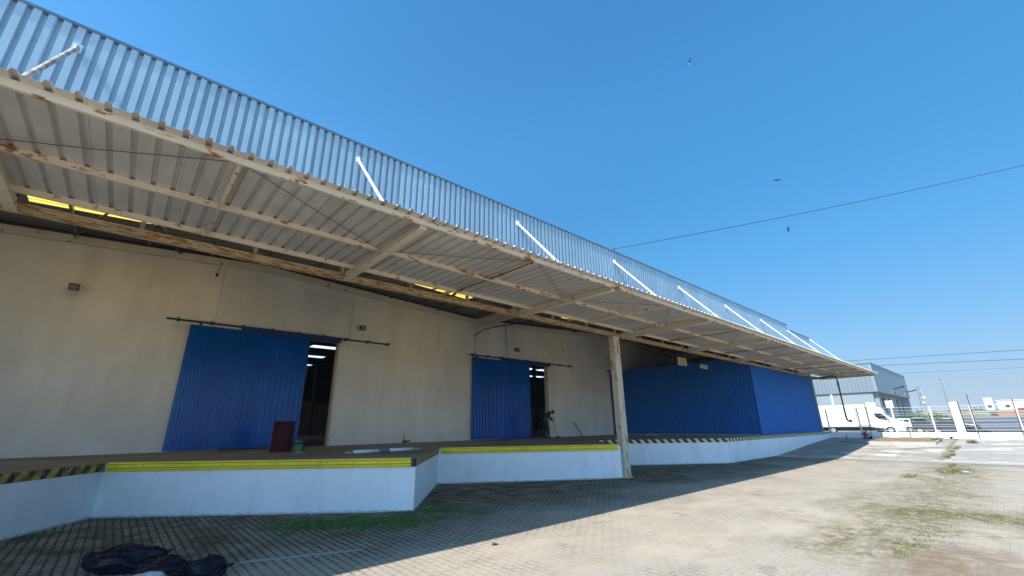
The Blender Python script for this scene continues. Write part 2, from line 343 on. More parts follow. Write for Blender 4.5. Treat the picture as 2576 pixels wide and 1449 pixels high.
# ---------------------------------------------------------------- mesh helpers
class MB:
    def __init__(s): s.v = []; s.f = []; s.m = []; s.pieces = []
    def add(s, vs, fs, mi=0):
        vs = [tuple(v) for v in vs]; k = len(s.v); s.v += vs; s.pieces.append((vs, list(fs)))
        for f in fs: s.f.append(tuple(i + k for i in f)); s.m.append(mi)
        return s
    def box(s, a, b, mi=0):
        x0, y0, z0 = a; x1, y1, z1 = b
        vs = [(x0, y0, z0), (x1, y0, z0), (x1, y1, z0), (x0, y1, z0), (x0, y0, z1), (x1, y0, z1), (x1, y1, z1), (x0, y1, z1)]
        return s.add(vs, [(0, 3, 2, 1), (4, 5, 6, 7), (0, 1, 5, 4), (1, 2, 6, 5), (2, 3, 7, 6), (3, 0, 4, 7)], mi)
    def tube(s, pts, r, n=8, mi=0, caps=True):
        pts = [Vector(p) for p in pts]; rs = r if isinstance(r, (list, tuple)) else [r] * len(pts)
        rings = []
        for i, p in enumerate(pts):
            d = (pts[min(i + 1, len(pts) - 1)] - pts[max(i - 1, 0)]).normalized()
            a = d.cross(Vector((0, 0, 1)))
            if a.length < .01: a = d.cross(Vector((1, 0, 0)))
            a.normalize(); b = d.cross(a)
            rings.append([p + (a * math.cos(2 * math.pi * k / n) + b * math.sin(2 * math.pi * k / n)) * rs[i] for k in range(n)])
        vs = [v for rg in rings for v in rg]; fs = []
        for i in range(len(pts) - 1):
            for k in range(n):
                fs.append((i * n + k, i * n + (k + 1) % n, (i + 1) * n + (k + 1) % n, (i + 1) * n + k))
        if caps: fs.append(tuple(range(n))[::-1]); fs.append(tuple((len(pts) - 1) * n + k for k in range(n)))
        return s.add(vs, fs, mi)
    def beam(s, p, q, w, h, mi=0, upv=(0, 0, 1)):
        """rectangular bar centred on the line p-q"""
        p = Vector(p); q = Vector(q); d = (q - p).normalized(); a = d.cross(Vector(upv)).normalized(); b = a.cross(d)
        vs = []
        for c in (p, q):
            for sa, sb in ((-1, -1), (1, -1), (1, 1), (-1, 1)): vs.append(c + a * sa * w / 2 + b * sb * h / 2)
        return s.add(vs, [(0, 1, 2, 3), (7, 6, 5, 4), (0, 4, 5, 1), (1, 5, 6, 2), (2, 6, 7, 3), (3, 7, 4, 0)], mi)
    def ibeam(s, p, q, w, h, tf=.014, tw=.01, mi=0):
        p = Vector(p); q = Vector(q); u = Vector((0, 0, 1))
        s.beam(p + u * (h / 2 - tf / 2), q + u * (h / 2 - tf / 2), w, tf, mi)
        s.beam(p - u * (h / 2 - tf / 2), q - u * (h / 2 - tf / 2), w, tf, mi)
        s.beam(p, q, tw, h - 2 * tf - .002, mi); return s
    def prism(s, poly, axis, a, b, mi=0):
        """poly = list of 2D points; extruded along axis from a to b. axis 0: poly=(y,z); 1: (x,z); 2: (x,y)"""
        n = len(poly)
        def mk(c, p):
            return {0: (c, p[0], p[1]), 1: (p[0], c, p[1]), 2: (p[0], p[1], c)}[axis]
        vs = [mk(a, p) for p in poly] + [mk(b, p) for p in poly]
        fs = [tuple(range(n))[::-1], tuple(range(n, 2 * n))] + [(i, (i + 1) % n, n + (i + 1) % n, n + i) for i in range(n)]
        return s.add(vs, fs, mi)
    def strip(s, top, bot, mi=0):
        n = len(top); return s.add(list(top) + list(bot), [(i, i + 1, n + i + 1, n + i) for i in range(n - 1)], mi)
    def build_each(s, name, mat, parent=None, **k):
        for vs, fs in s.pieces:
            q = MB(); q.add(vs, fs); q.build(name, mat, parent, **k)
    def build(s, name, mats, parent=None, smooth=False, bevel=0, solid=0):
        me = bpy.data.meshes.new(name); me.from_pydata(s.v, [], s.f)
        mats = mats if isinstance(mats, (list, tuple)) else [mats]
        for q in mats: me.materials.append(q)
        for p, mi in zip(me.polygons, s.m): p.material_index = mi; p.use_smooth = smooth
        bm = bmesh.new(); bm.from_mesh(me); bmesh.ops.recalc_face_normals(bm, faces=bm.faces); bm.to_mesh(me); bm.free()
        o = bpy.data.objects.new(name, me); COL.objects.link(o)
        if parent is not None: o.parent = parent
        if bevel:
            b = o.modifiers.new('bevel', 'BEVEL'); b.width = bevel; b.segments = 2; b.limit_method = 'ANGLE'
        if solid:
            q = o.modifiers.new('solid', 'SOLIDIFY'); q.thickness = solid
        return o
def tag(o, label=None, cat=None, group=None, kind=None):
    if label: o['label'] = label
    if cat: o['category'] = cat
    if group: o['group'] = group
    if kind: o['kind'] = kind
    return o
def thing(name, label, cat, loc=(0, 0, 0), rz=0, group=None):
    o = bpy.data.objects.new(name, None); COL.objects.link(o); o.location = loc; o.rotation_euler = (0, 0, rz)
    o.empty_display_size = .2
    return tag(o, label, cat, group)
def copy_tree(o, parent=None):
    c = o.copy(); COL.objects.link(c); c.parent = parent
    for ch in list(o.children): copy_tree(ch, c)
    return c
def keep_world(o):
    """parts are modelled in world coordinates under an Empty that stands at the thing's base"""
    for ch in o.children:
        ch.matrix_parent_inverse = Matrix.Translation(-Vector(o.location)) if o.rotation_euler.z == 0 else ch.matrix_parent_inverse

def ribbed(x0, x1, pitch, flat, slope, depth, d0=0.0):
    """profile along one axis: list of (u, h): flat pan of height 0, rib of height depth"""
    pts = []; u = x0
    rib = pitch - flat - 2 * slope
    while u < x1:
        for du, h in ((0, 0), (flat, 0), (flat + slope, depth), (flat + slope + rib, depth)):
            if u + du <= x1: pts.append((u + du, h))
        u += pitch
    pts.append((x1, 0)); return pts

# ---------------------------------------------------------------- ground and roads
def zg(x):
    P = [(-80, 0), (26.3, 0), (33.5, .42), (38, .63), (38.4, .45), (75, .45), (135, 2.3), (215, 4.7), (1600, 4.9)]
    for (a, za), (b, zb) in zip(P, P[1:]):
        if x <= b: return za + (zb - za) * (x - a) / (b - a)
    return P[-1][1]
g_ = MB()
xs = [-80, -40, -10, 0, 5, 10, 15, 20, 26.3, 33.5, 37.99, 38.4, 75, 135, 215, 600, 1600]
ys = [-1500, -300, -60, -10, 0, 10, 60, 300, 1500]
for i in range(len(xs)):
    for j in range(len(ys)): g_.v.append((xs[i], ys[j], zg(xs[i])))
for i in range(len(xs) - 1):
    for j in range(len(ys) - 1):
        k = len(ys); g_.f.append((i * k + j, (i + 1) * k + j, (i + 1) * k + j + 1, i * k + j + 1)); g_.m.append(0)
tag(g_.build('ground', M['pavers']), kind='structure')
r = MB()
xs2 = [26.9, 30, 33.5, 37.95]
for a, b in zip(xs2, xs2[1:]):
    r.add([(a, -30, zg(a) + .004), (b, -30, zg(b) + .004), (b, 8.69, zg(b) + .004), (a, 8.69, zg(a) + .004)], [(0, 1, 2, 3)])
tag(r.build('concrete_ramp', M['ramp']), kind='structure')
r = MB(); r.add([(26.15, -30, .012), (26.9, -30, zg(26.9) + .012), (26.9, 8.68, zg(26.9) + .012), (26.15, 8.68, .012)], [(0, 1, 2, 3)])
tag(r.build('concrete_strip', M['concrete']), kind='structure')
r = MB()
for a, b in ((75, 135),):
    r.add([(a, -120, zg(a) + .02), (b, -120, zg(b) + .02), (b, 9, zg(b) + .02), (a, 9, zg(a) + .02)], [(0, 1, 2, 3)])
tag(r.build('road', M['asphalt']), kind='structure')

# ---------------------------------------------------------------- loading dock
ZD = 1.05
front = [(-13.2, 12.8), (-8.3, 8.9), (-8.2, 8.85), (-5.4, 12.6), (-2.85, 9.0), (0.0, 13.05), (5.05, 8.85), (7.85, 12.35), (12.9, 9.0), (15.7, 12.5), (20.7, 8.7), (38.0, 8.7)]
dock = thing('loading_dock', 'raised concrete loading dock with zigzag white painted front and yellow bumper rails', 'loading dock', (12.5, 13, 0))
front = [(-8.1, 12.8), (-2.85, 9.0), (0.0, 13.05), (5.05, 8.85), (7.85, 12.35), (12.9, 9.0), (15.7, 12.5), (20.7, 8.7), (37.98, 8.7)]
mb = MB()
for (a, b) in zip(front, front[1:]):
    mb.add([(a[0], a[1], 0 - .3), (b[0], b[1], -.3), (b[0], b[1], ZD - .02), (a[0], a[1], ZD - .02)], [(0, 1, 2, 3)])
mb.add([(37.98, 8.7, -.3), (37.98, 18, -.3), (37.98, 18, ZD - .02), (37.98, 8.7, ZD - .02)], [(0, 1, 2, 3)])
mb.build('retaining_wall', M['dock_wall'], dock)
mb = MB()
poly = front + [(37.98, 18.0), (-14, 18.0), (-14, 12.8)]
mb.add([(x, y, ZD) for x, y in poly] + [(x, y, ZD - .02) for x, y in poly],
       [tuple(range(len(poly)))] + [(i, (i + 1) % len(poly), len(poly) + (i + 1) % len(poly), len(poly) + i) for i in range(len(poly))])
mb.build('deck', M['dock_floor'], dock)
def edge_band(a, b, mat, name, ta=0.0, tb=1.0, z0=.89, z1=ZD + .003, out_=.012):
    a = Vector(a); b = Vector(b); d = (b - a); n = Vector((d.y, -d.x)).normalized()
    if n.y > 0: n = -n
    p = a + d * ta; q = a + d * tb
    o1, o2 = p + n * out_, q + n * out_; i1, i2 = p - n * .02, q - n * .02
    mb = MB(); vs = []
    for z in (z0, z1):
        for c in (i1, i2, o2, o1): vs.append((c.x, c.y, z))
    mb.add(vs, [(0, 1, 2, 3), (4, 5, 6, 7), (0, 1, 5, 4), (1, 2, 6, 5), (2, 3, 7, 6), (3, 0, 4, 7)])
    return mb.build(name, mat, dock)
edge_band(front[1], front[2], M['hazard_worn'], 'hazard_stripe')
edge_band(front[3], front[4], M['hazard_side'], 'hazard_stripe', .0, 1)
edge_band(front[6], front[7], M['hazard_side_far'], 'hazard_stripe')
edge_band(front[7], front[8], M['hazard_front'], 'hazard_stripe')
# striped band painted on the deck top behind the column
mb = MB(); mb.add([(14.0, 10.75, ZD + .004), (14.2, 10.55, ZD + .004), (15.9, 12.55, ZD + .004), (15.6, 12.6, ZD + .004)], [(0, 1, 2, 3)])
mb.build('deck_stripe', M['hazard_side'], dock)
def bumper(a, b, ta, tb):
    a = Vector(a); b = Vector(b); d = (b - a); L = d.length; d.normalize(); n = Vector((d.y, -d.x))
    if n.y > 0: n = -n
    def bar(z0, z1, u0, u1, nm, mt, par):
        vs = []
        for z in (z0, z1):
            for tt, u in ((ta, u0), (tb, u0), (tb, u1), (ta, u1)): q = a + d * L * tt + n * u; vs.append((q.x, q.y, z))
        m_ = MB(); m_.add(vs, [(0, 1, 2, 3), (4, 5, 6, 7), (0, 1, 5, 4), (1, 2, 6, 5), (2, 3, 7, 6), (3, 0, 4, 7)]); return m_.build(nm, mt, par)
    o = bar(.888, 1.051, .003, .018, 'bumper_rail', M['black'], dock)  # black backing strip paints the shade in the gaps between the bars
    bar(.884, .903, .020, .058, 'lip', M['yellow'], o); bar(.911, .943, .020, .046, 'rib', M['yellow'], o); bar(.955, 1.022, .020, .036, 'plate', M['yellow'], o); bar(1.034, 1.066, -.03, .062, 'lip', M['yellow'], o)
    bl = MB(); t = ta + .03
    while t < tb:
        p = a + d * L * t + n * .038; bl.tube([(p.x, p.y, .992), (p.x + n.x * .012, p.y + n.y * .012, .992)], .011, 8); t += .55 / L
    bl.build_each('bolt', M['dark_metal'], o)
bumper(front[2], front[3], 0.012, .985)
bumper(front[4], front[5], 0.012, .985)
# worn end plate at the first tooth
p = Vector(front[3]); d = (Vector(front[2]) - p).normalized(); n = Vector((-d.y, d.x)); n = -n if n.y > 0 else n
mb = MB(); q = p + d * .09
mb.add([(p.x + n.x * .02, p.y + n.y * .02, .885), (q.x + n.x * .02, q.y + n.y * .02, .885), (q.x + n.x * .02, q.y + n.y * .02, 1.05), (p.x + n.x * .02, p.y + n.y * .02, 1.05)], [(0, 1, 2, 3)])
mb.build('end_plate', M['hazard_side'], dock, solid=.01)
# bolt marks near the column
mb = MB(); a = Vector(front[4]); b = Vector(front[5]); d = (b - a).normalized(); n = Vector((d.y, -d.x)); n = -n if n.y > 0 else n
for t_, z in ((.28, .83), (.27, .70), (.24, .22), (.34, .14), (.24, .10), (.42, .13)):
    p = b - d * t_ + n * .002; mb.tube([(p.x, p.y, z), (p.x + n.x * .006, p.y + n.y * .006, z)], .013, 8)
mb.build_each('anchor_bolt', M['dark_metal'], dock)
keep_world(dock)

# ---------------------------------------------------------------- warehouse
RIDGE, VALLEY = 3.13, 13.57
def zroof(x):
    t = (x - RIDGE) % 20.9
    t = min(t, 20.9 - t)
    return 7.78 - .056 * t
wh = thing('warehouse', 'long beige rendered warehouse with blue sliding doors and pale ribbed parapet', 'warehouse', (12, 18, 0))
# front wall with door openings
openings = [(2.72, 6.31), (15.3, 18.93), (27.6, 31.2)]
DZ = 5.12
mb = MB()
xs = [-14]
for a, b in openings: xs += [a, b]
xs += [38]
cuts = sorted(set(xs + [RIDGE, VALLEY, RIDGE + 20.9, VALLEY + 20.9, -7.33]))
for a, b in zip(cuts, cuts[1:]):
    mid = (a + b) / 2; zb = 1.0
    if any(p < mid < q for p, q in openings): zb = DZ
    mb.add([(a, 18, zb), (b, 18, zb), (b, 18, zroof(b) - .12), (a, 18, zroof(a) - .12)], [(0, 1, 2, 3)])
for a, b in openings:   # reveals
    for x in (a, b): mb.add([(x, 18, 1.0), (x, 18.25, 1.0), (x, 18.25, DZ), (x, 18, DZ)], [(0, 1, 2, 3)])
    mb.add([(a, 18, DZ), (b, 18, DZ), (b, 18.25, DZ), (a, 18.25, DZ)], [(0, 1, 2, 3)])
mb.build('wall', M['wall'], wh)
mb = MB()      # render panel joints (thin dark strips) and jamb frames
for x in (1.9, 6.75, 11.2, 20.4, 23.0): mb.box((x, 17.994, 5.3), (x + .012, 18.01, zroof(x) - .3))
mb.build_each('wall_joint', pmat('joint_dark', (.30, .27, .22), .9), wh)
for a, b in openings[:2]:
    mb = MB(); mb.box((b - .005, 17.96, 1.055), (b + .07, 18.26, DZ + .02)); mb.build('door_jamb', M['cream_light'], wh)
mb = MB()
for a, b in zip([-14, -7.33, RIDGE, VALLEY, RIDGE + 20.9], [-7.33, RIDGE, VALLEY, RIDGE + 20.9, 38]): mb.add([(a, 18.12, zroof(a) - .4), (b, 18.12, zroof(b) - .4), (b, 18.12, zroof(b) + .3), (a, 18.12, zroof(a) + .3)], [(0, 1, 2, 3)])
mb.build('eaves_gap_shade', M['interior_dark'], wh)  # dark sheet painted in for the shadow gap above the trim
# gable trim beam along the top of the wall
mb = MB(); pts = [-14, -7.33, RIDGE, VALLEY, RIDGE + 20.9, 38]
for a, b in zip(pts, pts[1:]):
    mb.beam((a, 17.93, zroof(a) - .12), (b, 17.93, zroof(b) - .12), .12, .24)
mb.build_each('gable_trim', M['cream_light'], wh)
# porch roof (ribs run down the slope), with yellow translucent sheets
ypro = ribbed(9.3, 18.6, .25, .17, .02, .035)
holes = [(-2.95, 1.9, 13.8, 16.45), (7.95, 11.45, 14.2, 16.25), (18.1, 21.2, 15.0, 16.2)]
segs = [-14, -7.33, -2.95, 1.9, RIDGE, 7.95, 11.45, VALLEY, 18.1, 21.2, RIDGE + 20.9, 34.47, 38]
mb = MB(); sky_panels = []
for a, b in zip(segs, segs[1:]):
    hole = [h for h in holes if h[0] <= (a + b) / 2 <= h[1]]
    def sec(lo, hi, target):
        pr = [p for p in ypro if lo <= p[0] <= hi]
        if len(pr) < 2: return
        up_ = 0 if target is mb else .006
        target.strip([(b, u, zroof(b) + .2 + h + up_) for u, h in pr], [(a, u, zroof(a) + .2 + h + up_) for u, h in pr])
    if hole:
        sec(0, hole[0][2] + .27, mb); sec(hole[0][3] - .27, 99, mb)
        sk = MB(); sec(hole[0][2], hole[0][3], sk); sky_panels.append(sk)
    else: sec(0, 99, mb)
roof = mb.build('porch_roof', M['sheet_dark'], wh)
for sk in sky_panels: sk.build('skylight', M['skylight_yellow'], roof)
mb = MB()
for k in range(27):
    x = -7.33 + k * 1.74
    mb.beam((x, 9.3, zroof(x) + .12), (x, 17.9, zroof(x) + .12), .06, .14)
mb.build_each('roof_purlin', M['sheet_dark'], wh)
# valley girders and wind bracing
for vx in (VALLEY, VALLEY + 20.9, VALLEY - 20.9):
    mb = MB(); mb.ibeam((vx, 9.2, 7.0), (vx, 17.9, 7.0), .24, .42); mb.box((vx - .16, 17.8, 6.75), (vx + .02, 17.88, 7.25))
    mb.build('valley_girder', M['cream_light'], wh)
    mb = MB(); mb.box((vx - .12, 17.9, 1.06), (vx + .12, 17.998, 6.8)); mb.build('pilaster', M['wall'], wh)
mb = MB()
for x0 in (-2.1, 8.36, 18.82):
    mb.beam((x0, 9.4, zroof(x0) - .05), (x0 + 2.6, 17.8, zroof(x0 + 2.6) - .05), .10, .08)
    mb.beam((x0 + 2.6, 9.4, zroof(x0 + 2.6) - .05), (x0, 17.8, zroof(x0) - .05), .05, .05)
mb.build_each('roof_brace', M['dark_metal'], wh)
mb = MB(); mb.box((37.6, 9.35, 5.28), (37.75, 17.99, 7.72)); mb.build('added_end_wall', M['interior_dark'], wh)  # dark wall added to shut out daylight above the enclosure
# parapet of pale blue ribbed sheet
YP = 9.12
def para(x0, x1, z0, z1, name):
    pr = ribbed(x0, x1, .175, .046, .016, .075)
    mb = MB(); mb.strip([(u, YP - h, z1) for u, h in pr], [(u, YP - h, z0) for u, h in pr])
    o = mb.build(name, M['parapet'], wh)
    c = MB(); c.box((x0, YP - .10, z1 - .015), (x1, YP + .25, z1 + .03)); c.build('capping', M['capping'], o)
    mb2 = MB(); mb2.box((x0, YP + .06, z0), (x1, YP + .2, z1 - .02)); mb2.build('backing', M['dark_metal'], o)
    return o
para(-8.2, 34.6, 5.30, 8.36, 'parapet')
para(34.6, 39.75, 5.30, 8.02, 'parapet')
mb = MB()
x = -7.33
while x < 39: mb.box((x, 9.22, 4.97), (x + .06, 9.30, 8.2)); x += 1.74
mb.build_each('parapet_stud', M['cream_light'], wh)
# sliding doors
def sliding_door(rail, head, leaf, xs_join=None):
    d = MB()
    d.tube([(rail[0], 17.80, 5.25), (rail[1], 17.80, 5.25)], .035, 8)
    k = rail[0] + .3
    while k < rail[1]: d.box((k, 17.82, 5.22), (k + .06, 18.0, 5.33)); d.box((k, 17.78, 5.25), (k + .06, 17.84, 5.33)); k += .95
    t = d.build('door_track', M['track'], wh)
    if head:
        d = MB(); d.box((head[0], 17.72, 5.075), (head[1], 17.86, 5.285)); d.build('track_cover', M['blue_dark'], t)
        d = MB(); d.box((head[0], 17.90, 5.09), (head[1], 17.99, 5.14)); d.build('lintel', M['cream_light'], t)
    x0, x1 = leaf
    pr = ribbed(x0, x1, .184, .080, .020, .05)
    d = MB(); d.strip([(u, 17.84 - h, 5.14) for u, h in pr], [(u, 17.84 - h, 1.09) for u, h in pr])
    L = d.build('door_leaf', M['blue'], wh)
    f = MB(); f.box((x0 - .02, 17.85, 1.08), (x1 + .02, 17.89, 5.15))
    f.build('leaf_frame', M['blue_dark'], L)
    h = MB()
    for xx in (x0 + .25, x1 - .25): h.box((xx - .04, 17.77, 5.14), (xx + .04, 17.83, 5.24))
    h.build_each('hanger', M['track'], L)
sliding_door((.54, 8.47), (2.72, 6.31), (1.25, 5.12))
sliding_door((12.95, 21.1), (15.2, 18.95), (13.22, 17.28))
sliding_door((24.7, 33.0), None, (25.2, 29.2))
# interior of the hall
mb = MB(); mb.add([(-14, 18, ZD + .002), (75, 18, ZD + .002), (75, 64, ZD + .002), (-14, 64, ZD + .002)], [(0, 1, 2, 3)])
mb.build('hall_floor', M['interior_floor'], wh)
mb = MB(); mb.box((-14, 64, 1), (75, 64.2, 5.2)); mb.build('hall_back_wall', M['interior_wall'], wh)
mb = MB(); mb.box((-14, 64, 5.2), (75, 64.2, 9.0)); mb.box((75, 18, 1), (75.2, 64.2, 9)); mb.box((-14.2, 9.3, 1), (-14, 64.2, 9))
mb.box((38, 18.0, .4), (75.2, 18.2, 9))
mb.build_each('hall_side_wall', M['interior_dark'], wh)
rows = [(35.55, 36.8, [(5.5, 9.9), (10.5, 14.6), (31.5, 35.8), (36.3, 40.5)]), (41.0, 42.2, [(8.6, 13.4), (39, 43)]), (47.2, 48.2, [(9.8, 14.2)])]
mb = MB(); y = 18.6; ZI = 8.05
hs = []
for y0, y1, segs_ in rows:
    mb.box((-14, y, ZI), (75, y0, ZI + .1)); x = -14
    for a, b in segs_: mb.box((x, y0, ZI), (a, y1, ZI + .1)); hs.append((a, b, y0, y1)); x = b
    mb.box((x, y0, ZI), (75, y1, ZI + .1)); y = y1
mb.box((-14, y, ZI), (75, 64.2, ZI + .1))
hr = mb.build('hall_roof', M['interior_dark'], wh)
for a, b, y0, y1 in hs:
    s_ = MB(); s_.box((a, y0, ZI + .02), (b, y1, ZI + .03)); s_.build('skylight', M['skylight_white'], hr)
for x, y in ((13.9, 48.5), (14.5, 46.8), (22, 52), (30.2, 30.5), (36, 40), (8, 40), (45, 46)):
    s_ = MB(); s_.ibeam((x, y, 1.06), (x + .001, y, 8.0), .3, .3) if False else s_.box((x - .13, y - .13, 1.06), (x + .13, y + .13, 8.04)); s_.build('hall_column', M['interior_dark'], wh)
s_ = MB()
for y in (24, 31, 39, 45, 53): s_.box((-14, y, 7.86), (75, y + .15, 8.04))
s_.build_each('hall_beam', M['interior_dark'], wh)
keep_world(wh)

# ---------------------------------------------------------------- canopy
can = thing('loading_canopy', 'long cantilevered ribbed metal canopy on rusty cream steel above the dock', 'canopy', (13.2, 9.08, 0))
CX0, CX1 = -8.0, 39.85
def zs(y): return 4.925 + (y - 5.45) * .022
pr = ribbed(CX0 + .04, CX1, .2205, .150, .012, .042)
mb = MB(); mb.strip([(u, 8.58, zs(8.58) + h) for u, h in pr], [(u, 5.45, zs(5.45) + h) for u, h in pr])
mb.build('roof_sheet', M['sheet'], can, solid=.004)
mb = MB(); mb.prism([(8.50, 5.045), (8.58, 5.05), (9.10, 5.38), (9.10, 5.41), (8.56, 5.07)], 0, CX0, CX1); mb.build('sun_block_flashing', M['sheet'], can)  # strip added above the sight line to keep sun out of the gap
def purlin(y, h, mat):
    z1 = zs(y) - .004
    mb = MB(); prof = [(y, z1), (y + .045, z1), (y + .045, z1 - .012), (y + .01, z1 - .012), (y + .01, z1 - h + .012), (y + .045, z1 - h + .012), (y + .045, z1 - h), (y, z1 - h)]
    mb.prism(prof, 0, CX0, CX1); mb.build('purlin', mat, can)
purlin(5.58, .092, M['cream']); purlin(7.16, .085, M['cream']); purlin(8.46, .09, M['cream_light'])
mb = MB(); mb.ibeam((CX0, 9.09, 4.89), (39.8, 9.09, 4.89), .17, .12, .018, .02); mb.build('eaves_beam', M['rusty'], can)
frames = [3.13 + 5.23 * k for k in range(-2, 8)]; frames[1] = -1.76
for fx in frames:
    mb = MB(); w = .13
    a0, a1 = 8.99, 5.66   # root, tip
    for sgn in (1,):
        # tapered I: web and two flanges
        zr0, zr1, zt0, zt1 = 4.785, zs(8.99) - .006, 4.80, zs(5.66) - .008
        mb.prism([(a0, zr0), (a1, zt0), (a1, zt1), (a0, zr1)], 0, fx - .006, fx + .006)
        mb.add([(fx - w / 2, a0, zr0), (fx + w / 2, a0, zr0), (fx + w / 2, a1, zt0), (fx - w / 2, a1, zt0),
                (fx - w / 2, a0, zr0 - .014), (fx + w / 2, a0, zr0 - .014), (fx + w / 2, a1, zt0 - .014), (fx - w / 2, a1, zt0 - .014)],
               [(0, 1, 2, 3), (7, 6, 5, 4), (0, 4, 5, 1), (1, 5, 6, 2), (2, 6, 7, 3), (3, 7, 4, 0)])
        mb.add([(fx - w / 2, a1 - .01, zt0 - .012), (fx + w / 2, a1 - .01, zt0 - .012), (fx + w / 2, a1 - .01, zt1), (fx - w / 2, a1 - .01, zt1)], [(0, 1, 2, 3)])
    mb.build('cantilever_beam', M['cream_light'], can)
    # raking brace pipe from parapet to the outer end
    mb = MB(); mb.tube([(fx, YP - .10, 7.9), (fx, 6.45, 5.02)], .034, 10)
    o = mb.build('brace_pipe', M['white_rust'] if fx < 0 else M['white'], can)
    mb = MB(); mb.box((fx - .06, YP - .105, 7.82), (fx + .06, YP - .09, 7.98)); mb.box((fx - .008, YP - .17, 7.84), (fx + .008, YP - .09, 7.96))
    mb.box((fx - .06, 6.38, 4.99), (fx + .06, 6.56, 5.01)); mb.build('bracket', M['white'], o)
for k in range(-2, 7):
    mx = 3.13 + 5.23 * k + 2.615
    mb = MB(); mb.beam((mx, 5.64, zs(5.6) - .06), (mx, 8.46, zs(8.4) - .06), .05, .03); mb.box((mx - .025, 5.64, zs(5.6) - .06), (mx - .019, 8.46, zs(8.46) - .03)); mb.build('sag_bar', M['cream_light'], can)
    mb = MB()
    for s_ in (-1, 1):
        p = Vector((mx + .05 * s_, 5.66, zs(5.6) - .05)); q = Vector((mx + 2.58 * s_, 7.16, zs(7.16) - .06))
        mid = (p + q) / 2 - Vector((0, 0, .015)); mb.tube([p, mid, q], .006, 5)
    mb.build_each('tie_rod', M['rod'], can)
# clips where purlins meet the frames: blackened bolts
mb = MB()
for fx in frames: 
    for y in (5.6, 7.2, 8.5): mb.box((fx - .09, y - .012, zs(y) - .085), (fx - .07, y + .03, zs(y) - .02)); mb.box((fx + .07, y - .012, zs(y) - .085), (fx + .09, y + .03, zs(y) - .03))
mb.build_each('clip', M['rod'], can)
for cxx in (13.2, -7.7):
    mb = MB()
    mb.box((cxx - .17, 8.97, -.02), (cxx + .17, 8.99, 4.80)); mb.box((cxx - .17, 9.17, -.02), (cxx + .17, 9.19, 4.80)); mb.box((cxx - .012, 8.985, -.02), (cxx + .012, 9.175, 4.80))
    mb.box((cxx - .17, 8.992, -.02), (cxx - .155, 9.168, 4.80))
    mb.box((cxx - .20, 8.93, 4.795), (cxx + .20, 9.22, 4.81))
    if cxx == 13.2: mb.box((cxx - .22, 8.9, -.02), (cxx + .22, 9.24, .02))
    mb.build('column', M['column'], can)
keep_world(can)

# ---------------------------------------------------------------- blue enclosure at the end of the dock
an = thing('blue_enclosure', 'blue ribbed sheet metal enclosure closing the far end of the dock', 'enclosure', (32, 13, ZD))
mb = MB(); pr = ribbed(9.05, 17.97, .2, .11, .02, .03)
mb.strip([(26.02 - h, u, 5.28) for u, h in pr], [(26.02 - h, u, ZD + .005) for u, h in pr]); mb.build('side_panel', M['annex'], an)
mb = MB(); pr = ribbed(26.02, 37.55, .2, .11, .02, .03)
mb.strip([(u, 9.05 - h, 4.80) for u, h in pr], [(u, 9.05 - h, ZD + .005) for u, h in pr]); mb.build('front_panel', M['annex'], an)
mb = MB(); mb.box((26.03, 9.22, 5.2), (37.55, 17.97, 5.27)); mb.box((37.5, 9.06, ZD), (37.55, 17.97, 5.2)); mb.build('roof', M['annex'], an)
mb = MB(); mb.box((25.975, 8.985, ZD + .005), (26.06, 9.06, 4.80)); mb.build('corner_post', M['annex'], an)
mb = MB(); mb.box((37.55, 8.98, ZD + .005), (37.68, 9.1, 4.80)); mb.build('edge_trim', M['trim_green'], an)
mb = MB(); mb.box((25.95, 9.06, ZD + .004), (25.985, 17.9, ZD + .05)); mb.build('base_angle', M['plastic_grey'], an)
keep_world(an)

# ---------------------------------------------------------------- drain pipe at canopy end
dp = thing('drain_pipe', 'dark red brown rainwater pipe hanging below the canopy end with an elbow outlet', 'pipe', (37.5, 7.45, 1.7))
mb = MB(); pts = [(37.5, 8.95, 4.70), (37.5, 7.7, 4.80), (37.5, 7.55, 4.77), (37.5, 7.48, 4.66), (37.5, 7.46, 4.4), (37.5, 7.46, 1.95), (37.5, 7.43, 1.80), (37.5, 7.36, 1.73), (37.5, 7.22, 1.74)]
mb.tube(pts, .055, 12); mb.build('pipe', M['brown_pipe'], dp, smooth=True)
mb = MB(); mb.tube([(37.5, 7.30, 1.73), (37.5, 7.20, 1.75)], .085, 12); mb.tube([(37.5, 7.46, 4.15), (37.5, 7.46, 4.22)], .07, 12); mb.build('collar', M['brown_pipe'], dp, smooth=False)
keep_world(dp)

# ---------------------------------------------------------------- small fittings on the building
def floodlight(x, z, label, tilt=.0):
    t = thing('floodlight', label, 'floodlight', (x, 17.99, z), group='floodlights on the beige wall')
    mb = MB(); mb.box((-.05, -.04, -.06), (.05, 0, .06)); mb.box((-.02, -.16, -.02), (.02, -.03, .02)); mb.build('bracket', M['dark_metal'], t)
    mb = MB(); mb.box((-.115, -.26, -.10), (.115, -.13, .10))
    for k in range(6): mb.box((-.10 + k * .037, -.13, -.08), (-.09 + k * .037, -.10, .08))
    h = mb.build('housing', M['dark_metal'], t, bevel=.01); h.rotation_euler.x = tilt
    mb = MB(); mb.box((-.09, -.268, -.075), (.09, -.258, .075)); l = mb.build('lens', M['lens'], t); l.rotation_euler.x = tilt
    return t
floodlight(-1.77, 5.92, 'dark square floodlight high on the beige wall left of the wider blue door', .35)
floodlight(7.2, 5.91, 'floodlight on the beige wall above the right end of the first door track', .35)
floodlight(16.37, 5.9, 'floodlight on the beige wall above the second, smaller looking blue door', .35)
